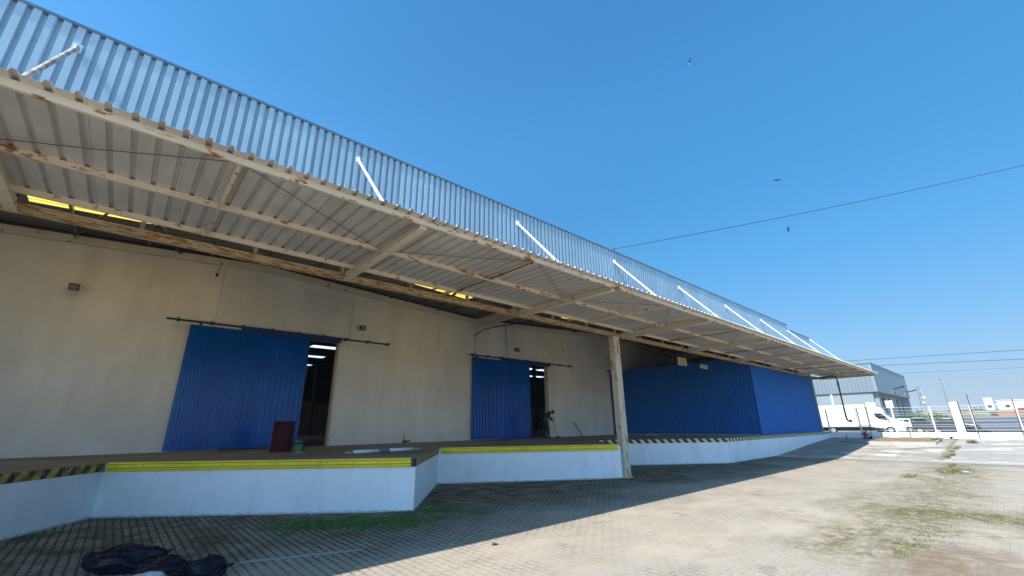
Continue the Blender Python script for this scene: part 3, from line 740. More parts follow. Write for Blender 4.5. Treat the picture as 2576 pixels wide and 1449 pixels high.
# hanging cable at the valley
mb = MB(); mb.tube([(13.75, 16, 6.98), (13.88, 16, 6.2), (13.95, 16, 5.4), (13.94, 16, 4.6), (13.85, 16, 3.8), (13.68, 16, 3.2), (13.6, 16, 2.75)], .014, 6)
tag(mb.build('hanging_cable', M['dark_metal'], smooth=True), 'long loose dark cable hanging from the valley girder in front of the second door', 'cable')
mb = MB(); mb.tube([(14.9, 14.6, 6.78), (14.2, 15.6, 6.66), (13.6, 16.4, 6.56), (13.2, 17.0, 6.45), (13.0, 17.2, 6.25), (12.85, 17.25, 6.15)], .03, 8)
tag(mb.build('bent_conduit', M['dark_metal'], smooth=True), 'bent dark pipe under the valley girder beside the pilaster', 'pipe')
t = thing('hanging_sensor', 'small lamp holder dangling on a short cord from the wall top above the first door', 'lamp holder', (1.66, 17.85, 7.0))
mb = MB(); mb.tube([(1.75, 17.85, 7.52), (1.70, 17.85, 7.25), (1.66, 17.85, 7.08)], .01, 6); mb.build('cord', M['dark_metal'], t)
mb = MB(); mb.tube([(1.66, 17.85, 7.10), (1.66, 17.85, 6.98)], [.03, .045], 8); mb.build('holder', M['dark_metal'], t)
keep_world(t)
mb = MB(); mb.tube([(-2.45, 13.4, 7.3), (-2.62, 13.5, 6.8), (-2.8, 13.6, 6.4), (-3.3, 13.7, 5.6)], .014, 6)
tag(mb.build('hanging_cable', M['dark_metal'], smooth=True), 'thin dark cable dropping across the wall at the left edge', 'cable')
# hanging direction signs
def hang_sign(x0, x1, z0, z1, y, label, cols, rod_top):
    t = thing('hanging_sign', label, 'sign', ((x0 + x1) / 2, y, z0))
    mb = MB(); mb.box((x0, y - .012, z0), (x1, y + .012, z1)); mb.build('board', M['sign_white'], t)
    mb = MB()
    for fx in (x0 + .1, x1 - .1): mb.tube([(fx, y, z1), (fx - .05, y, rod_top)], .008, 5)
    mb.build_each('chain', M['dark_metal'], t)
    for (u0, u1, w0, w1, mt) in cols:
        mb = MB(); W = x1 - x0; H = z1 - z0
        mb.box((x0 + W * u0, y - .018, z0 + H * w0), (x0 + W * u1, y - .013, z0 + H * w1)); mb.build('panel', M[mt], t)
    mb = MB()
    return t
t = hang_sign(19.7, 20.54, 4.41, 4.78, 10.0, 'hanging sign with yellow upper half and white lower half beside the column', [(.05, .86, .44, .93, 'sign_yellow')], 5.3)
mb = MB()
for zz, a, b in ((4.70, 19.85, 20.3), (4.64, 19.8, 20.35), (4.52, 19.85, 20.35), (4.47, 19.82, 20.3)): 
    x = a
    while x < b: w = random.uniform(.03, .05); mb.box((x, 9.976, zz - .012), (x + w, 9.981, zz + .012)); x += w + .012
mb.build_each('lettering', M['sign_ink'], t); keep_world(t)
t = hang_sign(22.0, 22.82, 4.43, 4.62, 10.0, 'small pale tan hanging sign against the dark blue enclosure', [(.08, .84, .15, .8, 'sign_tan')], 5.3)
mb = MB(); x = 22.1
while x < 22.62: w = random.uniform(.03, .05); mb.box((x, 9.976, 4.52), (x + w, 9.981, 4.545)); x += w + .012
mb.build_each('lettering', M['sign_ink'], t); keep_world(t)

# ---------------------------------------------------------------- things on the dock
t = thing('oil_drum', 'dark red steel drum standing on the dock before the first blue door', 'drum', (3.88, 14.9, ZD))
def lathe(prof, n=28):
    mb = MB(); k = len(prof)
    vs = [(r * math.cos(2 * math.pi * i / n), r * math.sin(2 * math.pi * i / n), z) for i in range(n) for r, z in prof]
    fs = [(i * k + j, ((i + 1) % n) * k + j, ((i + 1) % n) * k + j + 1, i * k + j + 1) for i in range(n) for j in range(k - 1)]
    mb.add(vs, fs); return mb
pf = [(.001, 0.01), (.29, .01), (.30, 0), (.30, .02), (.288, .03), (.288, .28), (.293, .295), (.288, .31), (.288, .57), (.293, .585), (.288, .60), (.288, .84), (.30, .85), (.30, .87), (.285, .87), (.285, .855), (.001, .855)]
lathe(pf).build('shell', M['drum'], t, smooth=True)
mb = MB(); mb.tube([(.12, -.1, .855), (.12, -.1, .875)], .03, 10); mb.build('bung', M['dark_metal'], t)
t = thing('paint_bucket', 'green and white plastic bucket full of rubble beside the red drum', 'bucket', (4.08, 13.85, ZD))
lathe([(.001, .004), (.125, .0), (.128, .01), (.150, .27), (.158, .27), (.158, .295), (.150, .295), (.14, .24), (.001, .24)], 22).build('pail', M['bucket_body'], t, smooth=True)
mb = MB()
for i in range(10):
    a0 = R(175 + i * 12); a1 = R(175 + (i + 1) * 12)
    r0, r1 = .131, .147
    mb.add([(r0 * math.cos(a0), r0 * math.sin(a0), .05), (r0 * math.cos(a1), r0 * math.sin(a1), .05), (r1 * math.cos(a1), r1 * math.sin(a1), .22), (r1 * math.cos(a0), r1 * math.sin(a0), .22)], [(0, 1, 2, 3)])
mb.build('label_band', M['bucket_green'], t)
lathe([(.1265, .0), (.134, .0), (.136, .025), (.129, .025)], 22).build('base_rim', M['sign_white'], t)
mb = MB()
for i in range(22):
    a = random.uniform(0, 6.28); r_ = random.uniform(0, .12); z = .25 + random.uniform(0, .05)
    s_ = random.uniform(.025, .045); c = Vector((r_ * math.cos(a), r_ * math.sin(a), z))
    vs = [c + Vector(random.uniform(-1, 1) for _ in range(3)).normalized() * s_ for _ in range(4)]
    mb.add(vs, [(0, 1, 2), (0, 1, 3), (1, 2, 3), (0, 2, 3)])
mb.build('rubble', M['rubble'], t)
t = thing('wrapped_tubes', 'pair of white tubes taped end to end with crumpled plastic at both ends', 'tubes', (5.6, 11.55, ZD))
mb = MB(); mb.tube([(4.72, 11.5, 1.11), (5.46, 11.54, 1.11)], .045, 12); mb.build('tube', M['tube'], t, smooth=True)
mb = MB(); mb.tube([(5.72, 11.56, 1.11), (6.5, 11.60, 1.11)], .045, 12); mb.build('tube', M['tube'], t, smooth=True)
mb = MB(); mb.tube([(5.44, 11.54, 1.11), (5.74, 11.56, 1.11)], .055, 12); mb.build('tape', M['tape'], t)
def crumple(c, r, n, mat, name, par, flat=.6, seed=1):
    rnd = random.Random(seed); bm = bmesh.new(); bmesh.ops.create_icosphere(bm, subdivisions=n, radius=1)
    for v in bm.verts:
        k = rnd.uniform(.72, 1.15); v.co = Vector((v.co.x * r[0] * k, v.co.y * r[1] * k, max(v.co.z * r[2] * k, -.02))) + Vector(c)
    me = bpy.data.meshes.new(name); bm.to_mesh(me); bm.free(); me.materials.append(mat)
    o = bpy.data.objects.new(name, me); COL.objects.link(o); o.parent = par; return o
plastic = pmat('clear_plastic_wrap', (.30, .29, .27), .3, var=.2, scale=10)
crumple((4.62, 11.5, 1.09), (.14, .08, .06), 2, plastic, 'wrapping', t, seed=3); crumple((6.6, 11.6, 1.09), (.15, .09, .055), 2, plastic, 'wrapping', t, seed=5)
keep_world(t)
mb = MB(); mb.tube([(9.56, 17.9, 1.1), (9.56, 17.9, 1.36)], .018, 8); mb.tube([(9.5, 17.88, 1.13), (9.82, 17.86, 1.12)], .03, 8); mb.box((9.53, 17.84, 1.06), (9.68, 17.94, 1.15))
tag(mb.build('floor_tap', M['dark_metal']), 'small dark pipe stub with tap at the foot of the wall between the doors', 'tap')
mb = MB(); mb.tube([(21.1, 17.93, 1.87), (21.3, 17.5, 1.07)], .03, 8)
tag(mb.build('leaning_pole', M['dark_metal']), 'dark pole leaning on the wall to the right of the sweeping worker', 'pole')
mb = MB(); mb.tube([(22.5, 13.9, ZD + .03), (23.0, 13.95, ZD + .10), (23.5, 13.7, ZD + .03)], .04, 8)
tag(mb.build('scrap_hose', M['plastic_grey'], smooth=True), 'short grey hose lying on the deck behind the column', 'hose')

# ---------------------------------------------------------------- worker sweeping
wk = thing('person', 'worker in dark clothes bent forward sweeping the dock with a broom', 'person', (17.05, 16.55, ZD), R(-42))
def skin_mesh(name, chain, mat, par, root=0, sub=2):
    """chain: dict name->(pos, radius) ; edges"""
    verts, edges = chain
    me = bpy.data.meshes.new(name); me.from_pydata([v[0] for v in verts], edges, []); me.materials.append(mat)
    o = bpy.data.objects.new(name, me); COL.objects.link(o); o.parent = par
    o.modifiers.new('skin', 'SKIN'); 
    sv = me.skin_vertices[0].data if me.skin_vertices else None
    if sv is None:
        bm = bmesh.new(); bm.from_mesh(me); bm.verts.layers.skin.verify(); bm.to_mesh(me); bm.free(); sv = me.skin_vertices[0].data
    for i, v in enumerate(verts):
        rr = v[1]; sv[i].radius = rr if isinstance(rr, tuple) else (rr, rr); sv[i].use_root = (i == root)
    s_ = o.modifiers.new('sub', 'SUBSURF'); s_.levels = sub; s_.render_levels = sub
    for p in me.polygons: p.use_smooth = True
    return o
# local frame: x forward, y left, z up
body = [((0, 0, .90), (.15, .13)),            # 0 pelvis
        ((.04, 0, 1.03), (.15, .12)),         # 1 waist
        ((.17, 0, 1.20), (.17, .13)),         # 2 chest
        ((.28, 0, 1.30), (.13, .10)),         # 3 shoulders
        ((.36, 0, 1.33), .055),               # 4 neck
        ((.43, 0, 1.335), .088), ((.50, 0, 1.31), .09), ((.555, 0, 1.26), .065),   # 5-7 head
        ((-.02, .10, .80), .095), ((.03, .13, .48), .062), ((-.05, .14, .10), .042), ((.10, .15, .035), .035),  # 8-11 left leg
        ((.02, -.10, .80), .095), ((.16, -.15, .48), .062), ((.16, -.16, .10), .042), ((.31, -.16, .035), .035),  # 12-15 right leg
        ((.27, .19, 1.26), .062), ((.31, .22, 1.02), .045), ((.42, .08, .88), .032),   # 16-18 left arm
        ((.27, -.19, 1.26), .062), ((.27, -.20, 1.04), .045), ((.42, -.10, .98), .032)]  # 19-21 right arm
be = [(0, 1), (1, 2), (2, 3), (3, 4), (4, 5), (5, 6), (6, 7), (0, 8), (8, 9), (9, 10), (10, 11), (0, 12), (12, 13), (13, 14), (14, 15), (3, 16), (16, 17), (17, 18), (3, 19), (19, 20), (20, 21)]
skin_mesh('body', (body, be), M['skin'], wk)
shirt = [((.0, 0, .90), (.175, .15)), ((.07, 0, 1.06), (.165, .135)), ((.17, 0, 1.20), (.19, .145)), ((.28, 0, 1.31), (.145, .11)),
         ((.27, .19, 1.27), .076), ((.31, .22, 1.04), .056), ((.37, .16, .95), .05), ((.27, -.19, 1.27), .076), ((.27, -.20, 1.06), .056), ((.36, -.15, 1.0), .05)]
skin_mesh('shirt', (shirt, [(0, 1), (1, 2), (2, 3), (3, 4), (4, 5), (5, 6), (3, 7), (7, 8), (8, 9)]), M['shirt'], wk)
tr = [((0, 0, .92), (.165, .14)), ((-.02, .10, .80), .115), ((.03, .13, .48), .085), ((-.05, .14, .12), .068), ((.02, -.10, .80), .115), ((.16, -.15, .48), .085), ((.16, -.16, .12), .068)]
skin_mesh('trousers', (tr, [(0, 1), (1, 2), (2, 3), (0, 4), (4, 5), (5, 6)]), M['trousers'], wk)
skin_mesh('hair', ([((.41, 0, 1.385), .06), ((.48, 0, 1.385), .075), ((.545, 0, 1.345), .055)], [(0, 1), (1, 2)]), M['black'], wk)
for nm, c in (('boot', (-.05, .14)), ('boot', (.16, -.16))):
    skin_mesh(nm, ([((c[0] - .03, c[1], .06), .052), ((c[0] + .08, c[1], .045), .045), ((c[0] + .17, c[1], .035), .036)], [(0, 1), (1, 2)]), M['black'], wk)
def hand(cx, cy, cz, sgn):
    v = [((cx, cy, cz), .026), ((cx + .05, cy, cz - .03), .030)]; e = [(0, 1)]
    for i, (dy, L) in enumerate(((-.028, .075), (-.009, .085), (.010, .08), (.028, .062))):
        b = len(v); v += [((cx + .075, cy + dy, cz - .045), .010), ((cx + .085 + L * .3, cy + dy, cz - .065 - L * .3), .009), ((cx + .07, cy + dy, cz - .07 - L * .6), .008)]; e += [(1, b), (b, b + 1), (b + 1, b + 2)]
    b = len(v); v += [((cx + .04, cy + .030 * sgn, cz - .03), .010), ((cx + .07, cy + .035 * sgn, cz - .06), .008)]; e += [(1, b), (b, b + 1)]
    skin_mesh('hand', (v, e), M['skin'], wk, sub=1)
hand(.42, .08, .88, -1); hand(.42, -.10, .98, 1)
br_ = thing('broom', 'long handled broom held by the bent worker', 'broom', (17.05, 16.55, ZD), R(-42))
mb = MB(); mb.tube([(.40, -.16, 1.10), (.47, .0, .86), (.70, .12, .08)], .012, 8); mb.build('handle', M['dark_metal'], br_)
mb = MB(); mb.beam((.62, -.10, .08), (.80, .32, .08), .05, .04); mb.build('head', M['dark_metal'], br_)
mb = MB()
for i in range(40):
    t_ = i / 39; p = Vector((.62 + .18 * t_, -.10 + .42 * t_, .07)); mb.tube([p, p + Vector((random.uniform(-.02, .03), 0, -.065))], .006, 4)
mb.build('bristles', M['black'], br_)

# ---------------------------------------------------------------- rubbish bags in the foreground
def blob_bag(name, label, loc, size, rz, seed, mat, ears=()):
    t = thing(name, label, 'rubbish bag', loc, rz, group='black rubbish bags in the foreground' if mat is M['bag'] else None)
    rnd = random.Random(seed); bm = bmesh.new(); bmesh.ops.create_icosphere(bm, subdivisions=5, radius=1)
    from mathutils import noise as mn
    off = Vector((seed * 3.1, seed, 0))
    for v in bm.verts:
        c = v.co.copy(); n1 = mn.noise(c * 1.3 + off); n2 = mn.noise(Vector((c.x * 2.2, c.y * 5, c.z * 5)) + off); n3 = abs(mn.noise(Vector((c.x * 4, c.y * 12, c.z * 12)) + off))
        k = 1 + n1 * .32 + n2 * .12 - n3 * .13
        z = c.z * k * size[2]
        v.co = Vector((c.x * k * size[0], c.y * k * size[1], max(z, -size[2] * .55) + size[2] * .55))
    me = bpy.data.meshes.new('sack'); bm.to_mesh(me); bm.free(); me.materials.append(mat)
    for p in me.polygons: p.use_smooth = True
    o = bpy.data.objects.new('sack', me); COL.objects.link(o); o.parent = t
    mb = MB()
    for (dx, dy, dz, L, az) in ears:
        d = Vector((math.cos(az), math.sin(az), .45)).normalized(); p = Vector((dx, dy, dz)); s_ = d.cross(Vector((0, 0, 1))).normalized()
        n = 7; rows_ = []
        for j in range(4):
            w = (.02, .05, .09, .11)[j]; rows_.append([p + d * L * j / 3 + s_ * w * (i / (n - 1) * 2 - 1) + Vector((0, 0, .02 * math.sin(i * 2.1 + j))) for i in range(n)])
        vs = [v for r_ in rows_ for v in r_]
        mb.add(vs, [(j * n + i, j * n + i + 1, (j + 1) * n + i + 1, (j + 1) * n + i) for j in range(3) for i in range(n - 1)])
    if ears: mb.build('tied_end', mat, t, smooth=True)
    return t
blob_bag('rubbish_bag', 'largest black rubbish bag, leftmost of the heap', (.40, 8.05, 0), (.44, .23, .20), R(-30), 2, M['bag'], ((.40, .02, .13, .16, .2),))
blob_bag('rubbish_bag', 'flat black rubbish bag in the middle of the heap', (.78, 7.25, 0), (.36, .22, .15), R(-35), 5, M['bag'])
blob_bag('rubbish_bag', 'small black rubbish bag at the right end of the heap', (1.16, 6.93, 0), (.21, .16, .155), R(-20), 9, M['bag'], ((.15, -.02, .07, .12, -.4),))
blob_bag('white_bag', 'crumpled pale plastic bag lying before the black bags', (.62, 7.04, 0), (.24, .12, .09), R(-38), 7, M['bag_white'])

# painted line on the pavers
mb = MB(); a = Vector((1.60, 7.33)); b = Vector((3.07, 6.76)); d = (b - a).normalized(); n = Vector((-d.y, d.x)) * .055
mb.add([(a.x - n.x, a.y - n.y, .004), (b.x - n.x, b.y - n.y, .004), (b.x + n.x, b.y + n.y, .004), (a.x + n.x, a.y + n.y, .004)], [(0, 1, 2, 3)])
tag(mb.build('painted_line', M['plank']), kind='structure')

# ---------------------------------------------------------------- grass and weeds
def blades(name, pts, mat, kind='stuff', label=None, cat='grass'):
    mb = MB()
    for (x, y, z, h, w) in pts:
        a = random.uniform(0, 6.28); lean = random.uniform(.3, 1.5) * h; la = random.uniform(0, 6.28)
        dx, dy = math.cos(a) * w, math.sin(a) * w; lx, ly = math.cos(la) * lean, math.sin(la) * lean
        mb.add([(x - dx, y - dy, z), (x + dx, y + dy, z), (x + dx * .7 + lx * .4, y + dy * .7 + ly * .4, z + h * .6), (x - dx * .7 + lx * .4, y - dy * .7 + ly * .4, z + h * .6), (x + lx, y + ly, z + h * .9)],
               [(0, 1, 2, 3), (3, 2, 4)])
    o = mb.build(name, mat); tag(o, label, cat, kind=kind); return o
pts = []
from mathutils import noise as mn
while len(pts) < 6500:
    x = random.uniform(2.2, 7.2); y = random.uniform(7.3, 11.5)
    yd = 13.05 - (x / 5.05) * 4.2 if x < 5.05 else 8.85 + (x - 5.05) * 1.25
    if y > yd - .02: continue
    dist = yd - y
    cover = mn.noise(Vector((x * 2.2, y * 2.2, 0))) * .5 + mn.noise(Vector((x * 7, y * 7, 3))) * .45
    core = 1 - abs((x - 3.7) / 1.5) ** 2 - abs((y - (11.0 - x * .56) + .30) / .85) ** 2
    core = max(core, .55 - abs((x - 5.6) / 1.3) ** 2 - abs((y - 8.8) / .7) ** 2)
    if dist < .16 and 2.9 < x < 5.0: core += .5
    if core * .8 + cover * 1.3 < .15 + random.random() * .75: continue
    pts.append((x, y, 0, random.uniform(.008, .028) + max(0, core) * .028, random.uniform(.007, .018)))
blades('grass', pts, M['grass'], label='patch of green grass at the foot of the dock wall')
pts = []
while len(pts) < 5000:      # sparse blades in the joints near the dock
    x = random.uniform(-1, 26); y = random.uniform(6.2, 12.3)
    best = min([8.9 + abs((x - c) * (1.25 if x > c else .83)) for c in (-2.85, 5.05, 12.9)] + ([8.7] if x > 20.7 else [99])) if x < 20.7 else 8.7
    if x > 15.7 and x < 20.7: best = 12.5 - (x - 15.7) * .76
    if y > best - .03: continue
    if mn.noise(Vector((x * .8, y * .8, 5))) + mn.noise(Vector((x * 4, y * 4, 9))) * .5 + max(0, .3 - (best - y) * .2) < .28: continue
    jx = round((x) / .115) * .115 + random.uniform(-.012, .012)
    pts.append((jx, y, 0, random.uniform(.008, .028), random.uniform(.003, .006)))
blades('joint_weeds', pts, M['moss'], label='short weeds growing in the paver joints in the shade')
pts = []
def tuftpts(cx, cy, rx, ry, n, h0, h1, zz=None):
    for _ in range(n):
        a = random.uniform(0, 6.28); r_ = random.random() ** .7
        x = cx + math.cos(a) * r_ * rx; y = cy + math.sin(a) * r_ * ry
        if mn.noise(Vector((x * 3, y * 3, 1))) < -.15: continue
        pts.append((x, y, zg(x), random.uniform(h0, h1), random.uniform(.004, .01)))
tuftpts(22.2, 1.7, 1.6, .5, 900, .02, .09); tuftpts(24.6, 1.9, .9, .12, 200, .03, .1); tuftpts(19.5, 2.6, 1.0, .2, 250, .02, .06)
tuftpts(8.9, 1.35, .9, .22, 500, .008, .025); tuftpts(12.1, .9, .35, 1.3, 700, .01, .03); tuftpts(10, 1.2, 1.2, .25, 350, .01, .03)
tuftpts(25.4, 6.2, .6, .5, 250, .02, .07)
for x, y in ((29, 2.15), (30.3, 2.2), (31.5, 2.15), (28, 2.25), (32.6, 2.1)): tuftpts(x, y, .45, .12, 130, .04, .16)
blades('weeds', pts, M['grass_dry'], label='dry weeds growing through the sunlit paving')
for (x, y, h, n, lab) in ((35.8, 3.1, .30, 240, 'green weed clump against the low white wall at the end of the soil bed'), (35.0, 1.65, .28, 180, 'dry weed clump in the concrete near the white pillar')):
    k = []
    for _ in range(n):
        a = random.uniform(0, 6.28); r_ = random.random() * .28; k.append((x + math.cos(a) * r_, y + math.sin(a) * r_ * .8, zg(x), random.uniform(.08, h), random.uniform(.006, .014)))
    blades('weed_clump', k, M['grass'] if 'green' in lab else M['grass_dry'], kind=None, label=lab, cat='weeds')
# stones / litter
mb = MB()
for _ in range(260):
    x = random.uniform(.5, 26) if random.random() < .8 else random.uniform(1, 9); y = random.uniform(.2, 8.5)
    s_ = random.uniform(.004, .014); c = Vector((x, y, s_ * .4)); q = [c + Vector((random.uniform(-1, 1), random.uniform(-1, 1), random.uniform(-.4, 1))) * s_ for _ in range(4)]
    mb.add(q, [(0, 1, 2), (0, 1, 3), (1, 2, 3), (0, 2, 3)])
tag(mb.build('pebbles', M['rubble']), 'small pale stones and grit scattered over the yard', 'pebbles', kind='stuff')
for (x, y, l, w, rz, lab) in ((21.9, 1.42, .42, .16, .25, 'flat white scrap board lying on the weeds in the yard'), (19.7, 2.05, .75, .03, .75, 'thin white strip of wood lying on the yard')):
    mb = MB(); mb.box((-l / 2, -w / 2, 0), (l / 2, w / 2, .02)); o = mb.build('scrap_board', M['white']); o.location = (x, y, .012); o.rotation_euler.z = rz; tag(o, lab, 'scrap')
mb = MB()
pts_ = [(4.55, 5.6), (4.62, 5.66), (4.68, 5.60), (4.62, 5.56)]
mb.add([(x, y, .006 + .02 * (i % 2)) for i, (x, y) in enumerate(pts_)], [(0, 1, 2, 3)])
tag(mb.build('dry_leaf', M['bark'], solid=.002), 'single curled brown leaf on the sunlit pavers near the shade line', 'leaf')

# ---------------------------------------------------------------- low wall, fence, gate, pillar
XW = 38.0
t = thing('low_wall', 'low white painted boundary wall under the wire fence', 'wall', (XW, 4, .6))
mb = MB(); mb.box((XW, 2.0, .2), (XW + .2, 9.0, 1.0)); mb.box((XW + .002, -30, .2), (XW + .198, 1.995, .99)); mb.build('masonry', M['white'], t)
mb = MB(); mb.box((XW - .006, 5.85, .6), (XW, 5.93, 1.0)); mb.build('wall_joint', M['cream_light'], t)
mb = MB(); mb.box((XW + .03, -30, 1.03), (XW + .09, 1.86, 1.09)); mb.build('gate_track', M['black'], t)
keep_world(t)
mb = MB(); mb.box((XW - .03, 1.9, .55), (XW + .26, 2.27, 2.76)); 
t = thing('gate_pillar', 'tall white square pillar rising from the low wall', 'pillar', (XW, 2.1, .6)); o = mb.build('shaft', M['white'], t, bevel=.01)
mb = MB(); mb.box((XW - .02, 1.85, 1.08), (XW + .03, 1.90, 2.78)); mb.build('gate_stop', M['dark_metal'], t)
mb = MB(); mb.tube([(XW - .045, 2.0, 1.12), (XW - .03, 2.0, 1.12)], .035, 10); mb.build('button', M['dark_metal'], t); keep_world(t)
def fence(y0, y1, posts, label, name, gate=False):
    t = thing(name, label, 'gate' if gate else 'fence', (XW + .1, (y0 + y1) / 2, 1.0))
    mb = MB()
    for z in (1.12, 1.33, 1.45, 1.65, 1.84, 2.04, 2.16, 2.33, 2.52): mb.tube([(XW + .1, y0, z), (XW + .1, y1, z)], .011 if z in (1.12, 2.52) else .0075, 5)
    y = min(y0, y1)
    while y < max(y0, y1): mb.tube([(XW + .1, y, 1.1), (XW + .1, y, 2.54)], .0008, 4); y += .1
    mb.build('wire_mesh', M['white'], t)
    for py in posts: mb = MB(); mb.box((XW + .07, py - .035, 1.0), (XW + .13, py + .035, 2.56)); mb.build('post', M['white'], t)
    keep_world(t); return t
fence(8.8, 2.27, (8.7, 6.9, 5.05, 3.2), 'white wire mesh fence on the low wall left of the pillar', 'wire_fence')
fence(1.84, -12.0, (1.43, -.37, -2.2, -4.0, -5.8, -7.6, -9.4), 'white wire mesh sliding gate right of the pillar', 'wire_gate', True)
for (y, z0, z1, lab) in ((6.4, 1.0, 2.8, 'thin dark pole rising behind the red hydrant'), (4.45, 1.0, 2.75, 'thin dark pole on the low wall left of the white pillar'), (1.42, 1.0, 3.12, 'taller thin dark pole on the wall right of the pillar'), (-.31, 1.0, 2.78, 'thin dark pole on the wall at the right edge')):
    mb = MB(); mb.tube([(XW - .06, y, z0 - .4), (XW - .06, y - .04, z1)], .018, 8); mb.tube([(XW - .06, y - .04, z1), (XW - .06, y - .04, z1 + .05)], [.035, .02], 8)
    tag(mb.build('thin_pole', M['dark_metal']), lab, 'pole', group='thin dark poles along the fence')
t = thing('white_sign', 'white double sign board on a post behind the wire fence', 'sign', (XW + .3, 5.1, .45))
mb = MB(); mb.box((XW + .28, 5.02, .45), (XW + .34, 5.08, 2.6)); mb.build('post', M['white'], t)
mb = MB(); mb.box((XW + .25, 5.13, 2.55), (XW + .28, 5.30, 3.0)); mb.build('board', M['white'], t)
mb = MB(); mb.box((XW + .25, 4.91, 2.52), (XW + .28, 5.11, 3.0)); mb.build('board', M['white'], t); keep_world(t)
t = thing('hydrant', 'small dark red hydrant with a round white cap before the low wall', 'hydrant', (37.2, 6.6, zg(37.2)))
mb = MB(); mb.box((-.13, -.16, 0), (.13, .14, .12)); mb.tube([(0, 0, .1), (0, 0, .45)], .09, 12); mb.tube([(0, 0, .45), (0, 0, .6)], [.12, .07], 12); mb.tube([(0, -.22, .28), (0, .2, .28)], .05, 10); mb.build('body', M['red'], t)
mb = MB(); mb.tube([(-.15, 0, .50), (-.11, 0, .50)], .055, 14); mb.build('cap', M['white'], t)
mb = MB(); mb.box((-.1, -.32, 0), (.08, -.17, .18)); mb.build('valve_box', M['drum'], t)
for (x, y, h, lab) in ((36.8, 7.55, .22, 'short dark stub standing on the shaded ramp by the low wall'),):
    mb = MB(); mb.tube([(x, y, zg(x)), (x, y + .02, zg(x) + h)], .03, 8); tag(mb.build('stub_pole', M['dark_metal']), lab, 'stub')
mb = MB(); mb.tube([(37.6, 2.6, .62), (37.6, 2.6, .70)], .05, 10); mb.tube([(37.6, 2.6, .70), (37.6, 2.6, .75)], [.06, .14], 10); mb.box((37.5, 2.3, .61), (37.7, 2.95, .63))
tag(mb.build('mushroom_bollard', M['dark_metal']), 'low dark mushroom shaped fitting at the foot of the wall by the pillar', 'fitting')
# kerb bed
t = thing('raised_bed', 'low concrete kerbed bed of dry soil before the boundary wall', 'planting bed', (35.5, 4.5, zg(33.5)))
mb = MB(); mb.box((33.4, 3.05, .36), (33.52, 5.87, .58)); mb.prism([(33.4, .36), (33.4, .58), (37.98, .76), (37.98, .5)], 1, 5.87, 5.97); mb.prism([(33.4, .36), (33.4, .58), (37.98, .70), (37.98, .5)], 1, 2.97, 3.05); mb.build('kerb', M['concrete'], t)
mb = MB(); n = 18
for i in range(n + 1):
    for j in range(n + 1):
        x = 33.52 + (37.98 - 33.52) * i / n; y = 3.05 + 2.82 * j / n
        mb.v.append((x, y, .55 + .14 * i / n + .05 * mn.noise(Vector((x * 2, y * 2, 0)))))
for i in range(n):
    for j in range(n): k = n + 1; mb.f.append((i * k + j, (i + 1) * k + j, (i + 1) * k + j + 1, i * k + j + 1)); mb.m.append(0)
mb.build('soil', M['soil'], t); keep_world(t)
mb = MB(); mb.tube([(34.2, 7.6, zg(34.2) + .02), (34.4, 7.2, zg(34.4) + .05), (34.3, 6.8, zg(34.3) + .02)], .014, 6); tag(mb.build('scrap_rag', M['black']), 'dark scrap lying on the shaded ramp', 'scrap')

# ---------------------------------------------------------------- vehicles beyond the fence
def wheel(par, x, y, z, r, w=.2, sgn=-1):
    t_ = MB(); t_.tube([(x, y, z), (x + w, y, z)], r, 20); o = t_.build('wheel', M['tyre'], par)
    c = MB(); c.tube([(x - .015, y, z), (x + .02, y, z)], r * .6, 14); c.build('rim', M['plastic_grey'], o)
GZ = .45
tk = thing('delivery_truck', 'white refrigerated box truck parked behind the wire fence', 'truck', (61.0, 11.5, GZ))
mb = MB(); mb.box((60.0, 10.06, 1.14), (62.2, 15.9, 3.44)); mb.build('cargo_box', M['truck_white'], tk, bevel=.04)
mb = MB()
for z in (1.16,): mb.box((59.97, 10.1, z - .05), (60.0, 15.85, z + .05))
for y in (10.02, 10.98): mb.box((59.985, y, 1.25), (60.0, y + .08, 3.1))
mb.box((59.985, 10.02, 3.08), (60.0, 11.0, 3.15)); mb.box((59.985, 10.02, 1.22), (60.0, 11.0, 1.29)); mb.build('side_door', M['plastic_grey'], tk)
cab = [(10.0, 1.10), (10.0, 3.38), (9.8, 3.36), (9.29, 3.24), (8.86, 2.86), (8.80, 2.62), (8.42, 2.18), (8.0, 1.86), (7.65, 1.68), (7.36, 1.36), (7.28, 1.05), (7.7, .95), (8.1, .95), (8.8, .95), (9.2, .98)]
mb = MB(); mb.prism(cab, 0, 60.1, 62.1); mb.build('cab', M['truck_white'], tk, bevel=.05)
mb = MB(); mb.prism([(9.50, 2.50), (8.88, 2.48), (8.60, 2.20), (8.47, 1.92), (8.48, 1.76), (9.14, 1.9), (9.42, 2.16)], 0, 60.08, 60.095); mb.prism([(8.83, 2.56), (8.74, 2.56), (8.04, 1.85), (8.10, 1.84)], 0, 60.25, 61.95); mb.build('window', M['glass'], tk)
mb = MB(); mb.box((60.085, 9.76, 1.2), (60.1, 9.83, 3.0)); mb.box((60.08, 9.2, 1.60), (60.098, 9.38, 1.68)); mb.box((60.085, 8.9, 1.1), (60.1, 8.94, 1.85)); mb.box((59.85, 8.35, 1.75), (60.05, 8.47, 2.05)); mb.build('mirror', M['plastic_grey'], tk)
mb = MB(); mb.box((60.3, 9.2, 3.2), (61.9, 10.06, 3.62)); mb.build('cooling_unit', M['truck_white'], tk, bevel=.05)
wheel(tk, 60.1, 8.45, .80, .36); wheel(tk, 60.1, 13.4, .80, .36); keep_world(tk)
mb = MB(); mb.box((60.6, 9.9, .72), (61.6, 15.8, 1.12)); mb.build('chassis', M['black'], tk).matrix_parent_inverse = Matrix.Translation(-Vector(tk.location))
